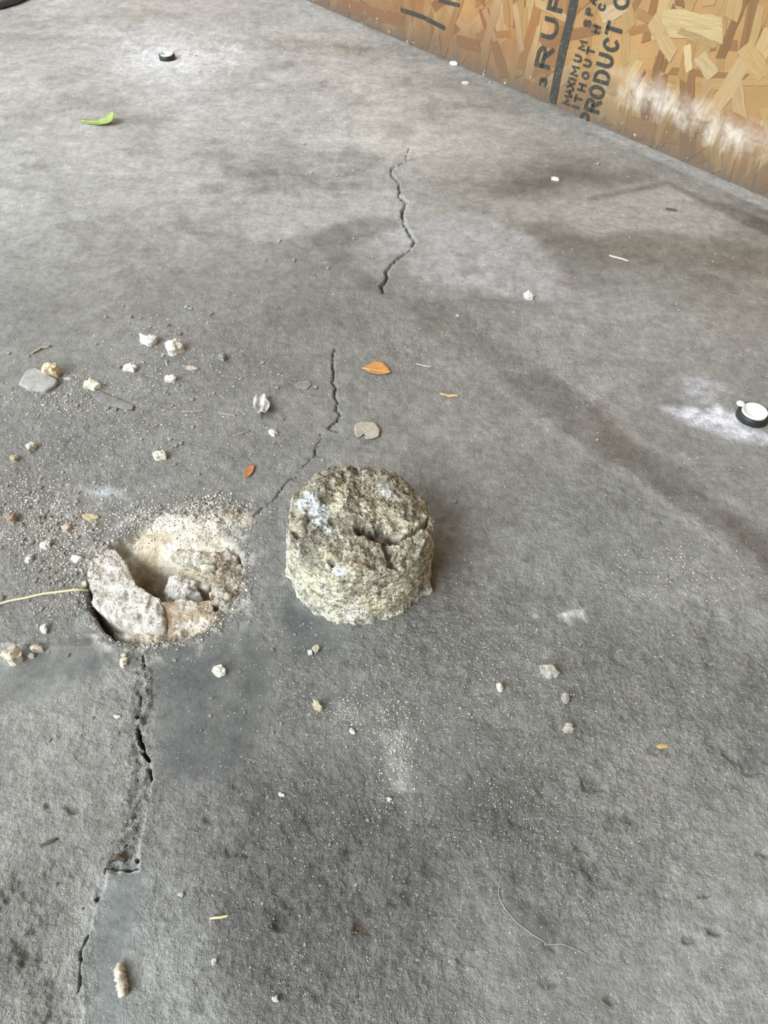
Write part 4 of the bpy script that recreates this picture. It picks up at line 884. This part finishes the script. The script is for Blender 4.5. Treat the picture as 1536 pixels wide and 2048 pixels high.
# crumpled leaf
ol = g2([(507, 806), (516, 800), (530, 798), (540, 812), (542, 828), (532, 838), (518, 834), (508, 822)])
zf = lambda x, y: .0012 + 36 * (x + .002) ** 2 + .9 * np.abs(y) * .35 + .0012 * np.sin(x * 900)
o, c = leaf_mesh('crumpled_leaf', ol, zf, mat_leaf('silver_leaf', lin(142, 140, 134), lin(212, 214, 212))); put_leaf(o, c); tag(o, 'crumpled silvery grey leaf with a curled dark edge', 'leaf')
st_ = tube('leaf_stalk', [(.0, -.004, .0012), (.001, -.010, .0008), (.001, -.016, .0006)], [.0004, .0004, .0003], M_TWIG, 6); st_.parent = o
# green leaf
gc = gp(195, 246)[:2]
ol = [(gc[0] + a_ * .001, gc[1] + b_ * .001) for a_, b_ in ((-25, 1), (-19, 5), (-10, 8), (0, 10), (10, 11), (19, 10), (25, 7), (26, 0), (24, -7), (17, -10), (8, -9), (0, -8), (-9, -6), (-18, -4))]
zf_gr = lambda x, y: .0012 + .0165 * np.clip((x + .004) / .028, 0, 1.05) ** 1.6 * np.clip(.75 + y * 40, .3, 1.1) + .003 * np.clip((-x - .014) / .012, 0, 1) ** 2 + 18 * y * y * .4
M_GREEN = mat_leaf('green_leaf', lin(128, 144, 72), lin(160, 182, 112))
o, c = leaf_mesh('green_leaf', ol, zf_gr, M_GREEN); put_leaf(o, c, -.0006); tag(o, 'fresh green folded leaf on the pale far floor', 'leaf')
midrib(o, (-.024, .000), (.024, .001), zf_gr, .0005, mat_plain('green_vein', lin(196, 214, 150), .6, .1, 100))

# ------------------------------------------------------------------ plugs in the floor
M_RUB = mat_plain('black_rubber', lin(34, 38, 36), .45, .2, 150, .5); M_WPL = mat_plain('white_plastic', lin(226, 234, 226), .35, .05, 60, .5)
def lathe(name, prof, mat, parent=None, n=48):
    bm = bmesh.new(); rows = []
    for r_, z_ in prof: rows.append([bm.verts.new((r_ * math.cos(2 * math.pi * i / n), r_ * math.sin(2 * math.pi * i / n), z_)) for i in range(n)])
    for a, b in zip(rows[:-1], rows[1:]):
        for i in range(n): bm.faces.new((a[i], a[(i + 1) % n], b[(i + 1) % n], b[i]))
    bm.faces.new(rows[-1]); bm.faces.new(rows[0][::-1])
    me = bpy.data.meshes.new(name); bm.to_mesh(me); bm.free()
    for p in me.polygons: p.use_smooth = True
    return link(name, me, mat, parent)
def plug(u, v, r_, label, tab_dir):
    P = gp(u, v); e = bpy.data.objects.new('floor_plug', None); COL.objects.link(e); e.empty_display_size = .02
    e.location = (P[0], P[1], hz(P[0], P[1])); tag(e, label, 'plug')
    lathe('rubber_sleeve', [(r_ * 1.0, -.004), (r_ * 1.03, .001), (r_ * 1.0, .0052), (r_ * .94, .0064), (r_ * .84, .0062), (r_ * .80, .004), (r_ * .79, .001)], M_RUB, e)
    cup = lathe('plastic_cup', [(r_ * .78, .0012), (r_ * .80, .0060), (r_ * .785, .0076), (r_ * .74, .0078), (r_ * .70, .0060), (r_ * .60, .0035), (r_ * .30, .0026), (r_ * .05, .0025)], M_WPL, e)
    if tab_dir is not None:
        t = lathe('plastic_tab', [(r_ * .10, -.0008), (r_ * .24, -.0006), (r_ * .27, .0004), (r_ * .22, .0014), (r_ * .08, .0017)], M_WPL, cup, 24)
        t.location = (tab_dir[0] * r_ * .98, tab_dir[1] * r_ * .98, .0078)
        nk = tube('tab_neck', [(tab_dir[0] * r_ * .70, tab_dir[1] * r_ * .70, .0072), (tab_dir[0] * r_ * .95, tab_dir[1] * r_ * .95, .0080)], [.0012, .0010], M_WPL, 8); nk.parent = cup
    return e
p = plug(1504, 834, .0137, 'black rubber floor plug with white cup and round tab amid white dust', (-.80, .60))
p = plug(335, 117, .0122, 'far black-rimmed floor plug with a plain white top in a pale dust patch', None)

# hose in the far corner
M_HOSE = mat_plain('dark_hose', lin(58, 64, 70), .3, .25, 120, .6)
floor_tube('black_hose', [(-160, 22), (-90, 27), (-40, 24), (0, 18), (30, 9), (58, -4), (84, -22), (110, -52), (120, -90)], .0062, M_HOSE, 'thick dark grey hose curving across the far floor corner', 'hose', 0, 1, 1, False, None, 14, 6)

# ------------------------------------------------------------------ small crumbs: individuals, then grit as stuff
CR = [(192, 689), (261, 668), (300, 654), (17, 708), (57, 713), (143, 804), (154, 812), (166, 793), (179, 796), (133, 804), (215, 818), (231, 820), (295, 850), (313, 852), (325, 851), (386, 855), (385, 800), (350, 930), (428, 788), (360, 668), (422, 628), (372, 615), (380, 618), (246, 611), (211, 634), (262, 634), (280, 637), (336, 650), (333, 724), (325, 712), (240, 735), (357, 772), (336, 789), (330, 785), (321, 815), (345, 812), (340, 880), (352, 893), (362, 888), (398, 949), (305, 887), (283, 880), (345, 897), (525, 727), (558, 750), (554, 777), (520, 770), (483, 757), (502, 910), (632, 776), (565, 840), (635, 895), (645, 922), (945, 905), (191, 1051), (145, 1033), (83, 1079), (105, 1062), (141, 1068), (95, 1064), (126, 1107), (118, 1097), (33, 1188), (157, 1228), (95, 1302), (135, 1308), (5, 1197), (3, 1097), (210, 1245), (183, 1434), (160, 1469), (96, 1479), (235, 1465), (403, 1462), (421, 1433), (350, 1322), (423, 1398), (490, 1425), (110, 1768), (162, 1815), (829, 1251), (939, 1430), (693, 1495), (562, 1450), (546, 1466), (761, 1377), (921, 1417), (877, 1502), (640, 1318), (1141, 1391), (1017, 1431), (1231, 1178), (1327, 1115), (1229, 1384), (1243, 1400), (1161, 1217), (1396, 1175), (1476, 1217), (1531, 1186), (1009, 1667), (1051, 1694), (1235, 1696), (1144, 1750), (606, 289), (622, 346), (674, 351), (559, 483), (707, 478), (628, 548), (656, 537), (529, 521), (514, 585), (916, 632), (588, 522), (1195, 330), (980, 167), (835, 1920), (720, 1997), (610, 1890), (735, 1640), (660, 1690), (905, 1290), (1010, 1290), (1160, 1290), (1432, 1088), (1280, 1100), (1460, 940), (1040, 480), (1425, 525), (1195, 880), (1280, 1000), (930, 1120), (910, 1005), (500, 1180), (520, 1130), (545, 1300), (590, 1270), (480, 1345)]
rc = random.Random(5)
def crumb(u, v, size, label, group, col):
    P = gp(u, v); m = pxm(u, v); s = size * m * .5
    o = bpy.data.objects.new('concrete_crumb', rc.choice(crumb_meshes)); COL.objects.link(o)
    o.location = (P[0], P[1], hz(P[0], P[1]) + s * .45); o.scale = (s * rc.uniform(.85, 1.25), s * rc.uniform(.8, 1.1), s * rc.uniform(.7, 1.0)); o.rotation_euler = (0, 0, rc.uniform(0, 6.28))
    k = rc.uniform(.82, 1.04); c = lin(*col); o.color = (c[0] * k, c[1] * k, c[2] * k, 1); tag(o, label, 'concrete crumb', group)
TONES = [(226, 223, 214), (216, 210, 194), (206, 200, 186), (230, 230, 226), (196, 190, 178)]
def where(u, v):
    if v < 400: return 'tiny white crumb on the pale far floor near the board wall', 'crumbs on the far floor'
    if v < 640: return 'tiny white crumb on the mottled floor left of the big upper crack' if u < 760 else 'tiny white crumb on the floor between the upper crack and the board wall', 'crumbs around the upper crack'
    if u < 460 and v < 1000: return 'small pale crumb strewn among the white chips and the slab fragment', 'crumbs among the white chips'
    if u < 720 and v < 1000: return 'small pale crumb between the crumpled leaf and the thin crack', 'crumbs beside the thin crack'
    if v < 1240 and u > 720: return 'tiny crumb on the dusty floor between the core and the rubber plug', 'crumbs between core and plug'
    if v < 1310 and u < 290: return 'small pale crumb lying around the straw', 'crumbs around the straw'
    if u < 290: return 'small white crumb on the light slab left of the joint', 'crumbs left of the joint'
    if u < 560: return 'small pale crumb on the smooth bluish patch below the hole', 'crumbs on the bluish patch'
    if u < 980: return 'small pale crumb on the rough floor in front of the core', 'crumbs in front of the core'
    return 'small pale crumb on the rough floor around the row of three grey stones', 'crumbs around the three stones'
for (u, v) in CR: crumb(u, v, rc.uniform(6, 10) * (1 if v > 400 else .9), *where(u, v), rc.choice(TONES))
NG = 0
while NG < 120:
    gi = rc.randrange(4); u, v = ((rc.gauss(60, 70), rc.gauss(1030, 45)), (rc.gauss(120, 35), rc.gauss(1090, 35)), (rc.gauss(420, 30), rc.gauss(1030, 22)), (rc.gauss(130, 40), rc.gauss(1160, 50)))[gi]
    if u < 2 or u > 480 or v > 1300: continue
    P = gp(u, v)
    if math.hypot(P[0] - HC[0], P[1] - HC[1]) < HR + .003: continue
    crumb(u, v, rc.uniform(6, 11), (('small cream crumb in the wide gravel scatter beside the reddish lump', 'gravel crumbs by the reddish lump') if gi == 0 else ('small cream crumb of the trail between gravel scatter and hole rim', 'crumbs of the trail to the hole') if gi == 1 else ('small cream crumb on the powdery heap behind the hole', 'crumbs on the powdery heap') if gi == 2 else ('small cream crumb between the straw and the brightest white chip', 'crumbs above the straw'))[0], ('gravel crumbs by the reddish lump', 'crumbs of the trail to the hole', 'crumbs on the powdery heap', 'crumbs above the straw')[gi], rc.choice(TONES)); NG += 1

rg_ = np.random.default_rng(3); PT = []
def scat(n, fn, smin, smax):
    q = fn(n)
    for (u, v) in q:
        if -80 < u < 1640 and -10 < v < 2120: PT.append((u, v, rg_.uniform(smin, smax)))
G = lambda cx, cy, sx, sy: (lambda n: np.column_stack([rg_.normal(cx, sx, n), rg_.normal(cy, sy, n)]))
U = lambda x0, x1, y0, y1: (lambda n: np.column_stack([rg_.uniform(x0, x1, n), rg_.uniform(y0, y1, n)]))
scat(900, G(60, 1020, 75, 45), 2.2, 5.5); scat(700, G(130, 1090, 45, 40), 2.2, 5.5); scat(500, G(130, 1170, 45, 50), 2, 4.5); scat(700, G(420, 1030, 40, 22), 2.5, 6); scat(500, G(300, 1040, 60, 18), 2.5, 6)
scat(700, G(230, 860, 130, 70), 2, 4.5); scat(350, G(330, 730, 90, 60), 2, 4.5); scat(300, G(110, 800, 70, 25), 2.2, 5); scat(500, U(0, 560, 700, 1300), 1.6, 3.5)
scat(1600, U(0, 1536, 1150, 2060), 1.6, 3.4); scat(600, U(560, 1100, 1240, 1700), 1.6, 3.6); scat(260, G(790, 1510, 25, 60), 2, 5); scat(160, G(690, 1420, 30, 16), 2, 4); scat(250, G(940, 1340, 90, 60), 1.8, 3.6)
scat(2600, U(-20, 1560, 1280, 2060), 1.4, 2.6); scat(1500, U(500, 1200, 1240, 2060), 1.4, 2.8); scat(500, G(1180, 1560, 160, 130), 1.5, 3.0); scat(420, U(560, 1536, 600, 1200), 1.5, 3.2); scat(200, G(1330, 1150, 80, 30), 1.8, 4); scat(160, U(0, 1500, 260, 620), 1.6, 3.4); scat(240, G(440, 110, 70, 26), 1.4, 3.2); scat(160, G(640, 150, 80, 50), 1.4, 3.2)
ang_ = rg_.uniform(0, 6.283, 1300); rad_ = HR + rg_.normal(.001, .0035, 1300)
ring = [(HC[0] + r_ * math.cos(a_), HC[1] + r_ * math.sin(a_)) for a_, r_ in zip(ang_, rad_)]
PX = []; 
for (u, v, s_) in PT: P = gp(u, v); PX.append((P[0], P[1], s_ * pxm(u, v) * .5))
for (x, y) in ring: PX.append((x, y, rg_.uniform(.0003, .0009) * (1 if rg_.uniform() < .92 else 1.8), float(rg_.uniform() < .55)))
for _ in range(1500):
    rr_ = HR * math.sqrt(rg_.uniform(0, 1)); a_ = rg_.uniform(0, 6.283); PX.append((HC[0] + rr_ * math.cos(a_), HC[1] + rr_ * math.sin(a_), rg_.uniform(.0003, .0008)))
NJ0 = len(PX)
for _ in range(900):
    i_ = rg_.integers(0, len(RUB) - 1); t_q = rg_.uniform(); x_ = RUB[i_][0] + (RUB[i_ + 1][0] - RUB[i_][0]) * t_q + rg_.normal(0, .0035); y_ = RUB[i_][1] + (RUB[i_ + 1][1] - RUB[i_][1]) * t_q
    PX.append((x_, y_, rg_.uniform(.00025, .0007), 1.0))
cc_ = core.location
PX = np.array([(tuple(p) + (0.0,))[:4] for p in PX if math.hypot(p[0] - cc_.x, p[1] - cc_.y) > .060 and (p[0] - WA[0]) * WN[0] + (p[1] - WA[1]) * WN[1] > .004]); PZ = height(PX[:, 0], PX[:, 1])
CH_END = np.cumsum([len(o.data.polygons) for o in CHUNKS]); OWN = np.full(len(PX), -1)
for i, p in enumerate(PX):
    if math.hypot(p[0] - HC[0], p[1] - HC[1]) < HR + .006:
        h_ = BVH.ray_cast(Vector((p[0], p[1], .05)), Vector((0, 0, -1)))
        if h_[0] is not None and h_[0].z > PZ[i]: PZ[i] = h_[0].z; OWN[i] = int(np.searchsorted(CH_END, h_[2], side='right'))
octa = np.array([(1, 0, 0), (0, 1, 0), (-1, 0, 0), (0, -1, 0), (0, 0, .8), (0, 0, -.8)]); of = np.array([(0, 1, 4), (1, 2, 4), (2, 3, 4), (3, 0, 4), (1, 0, 5), (2, 1, 5), (3, 2, 5), (0, 3, 5)])
n = len(PX); jit = rg_.uniform(.65, 1.25, (n, 6, 1)); ra = rg_.uniform(0, 6.28, n); ca, sa = np.cos(ra), np.sin(ra)
O = octa[None] * jit * PX[:, 2][:, None, None]
Vx = O[:, :, 0] * ca[:, None] - O[:, :, 1] * sa[:, None] + PX[:, 0][:, None]; Vy = O[:, :, 0] * sa[:, None] + O[:, :, 1] * ca[:, None] + PX[:, 1][:, None]; Vz = O[:, :, 2] + (PZ + PX[:, 2] * .3)[:, None]
tone = np.array([lin(*t) for t in TONES + [(150, 140, 126), (176, 170, 160)]])[rg_.integers(0, 7, n)] * rg_.uniform(.75, 1.05, (n, 1))
tone = np.where(PX[:, 3:4] > .5, np.array(lin(140, 138, 134))[None] * rg_.uniform(.6, 1.4, (n, 1)), tone)
GV = np.stack([Vx, Vy, Vz], -1)
def grit_mesh(sel, off):
    k = int(sel.sum()); g = np_mesh('grit', (GV[sel] - np.array(off)[None, None]).reshape(-1, 3), (of[None] + (np.arange(k) * 6)[:, None, None]).reshape(-1, 3), False)
    add_color(g, 'alb', np.repeat(tone[sel], 6, 0)); return g
tg = NT('pale_grit'); ag = tg.n('ShaderNodeAttribute', attribute_name='alb').outputs['Color']; M_GRIT = tg.set(Base_Color=ag, Roughness=.9)
for ci, co in enumerate(CHUNKS):
    if (OWN == ci).sum() > 3:
        q = link('surface_grit', grit_mesh(OWN == ci, co.location), M_GRIT, co); q['kind'] = 'stuff'
grit = link('concrete_grit', grit_mesh(OWN < 0, (0, 0, 0)), M_GRIT); tag(grit, 'fine pale concrete grit strewn over the floor and thickest around the hole', 'grit'); grit['kind'] = 'stuff'
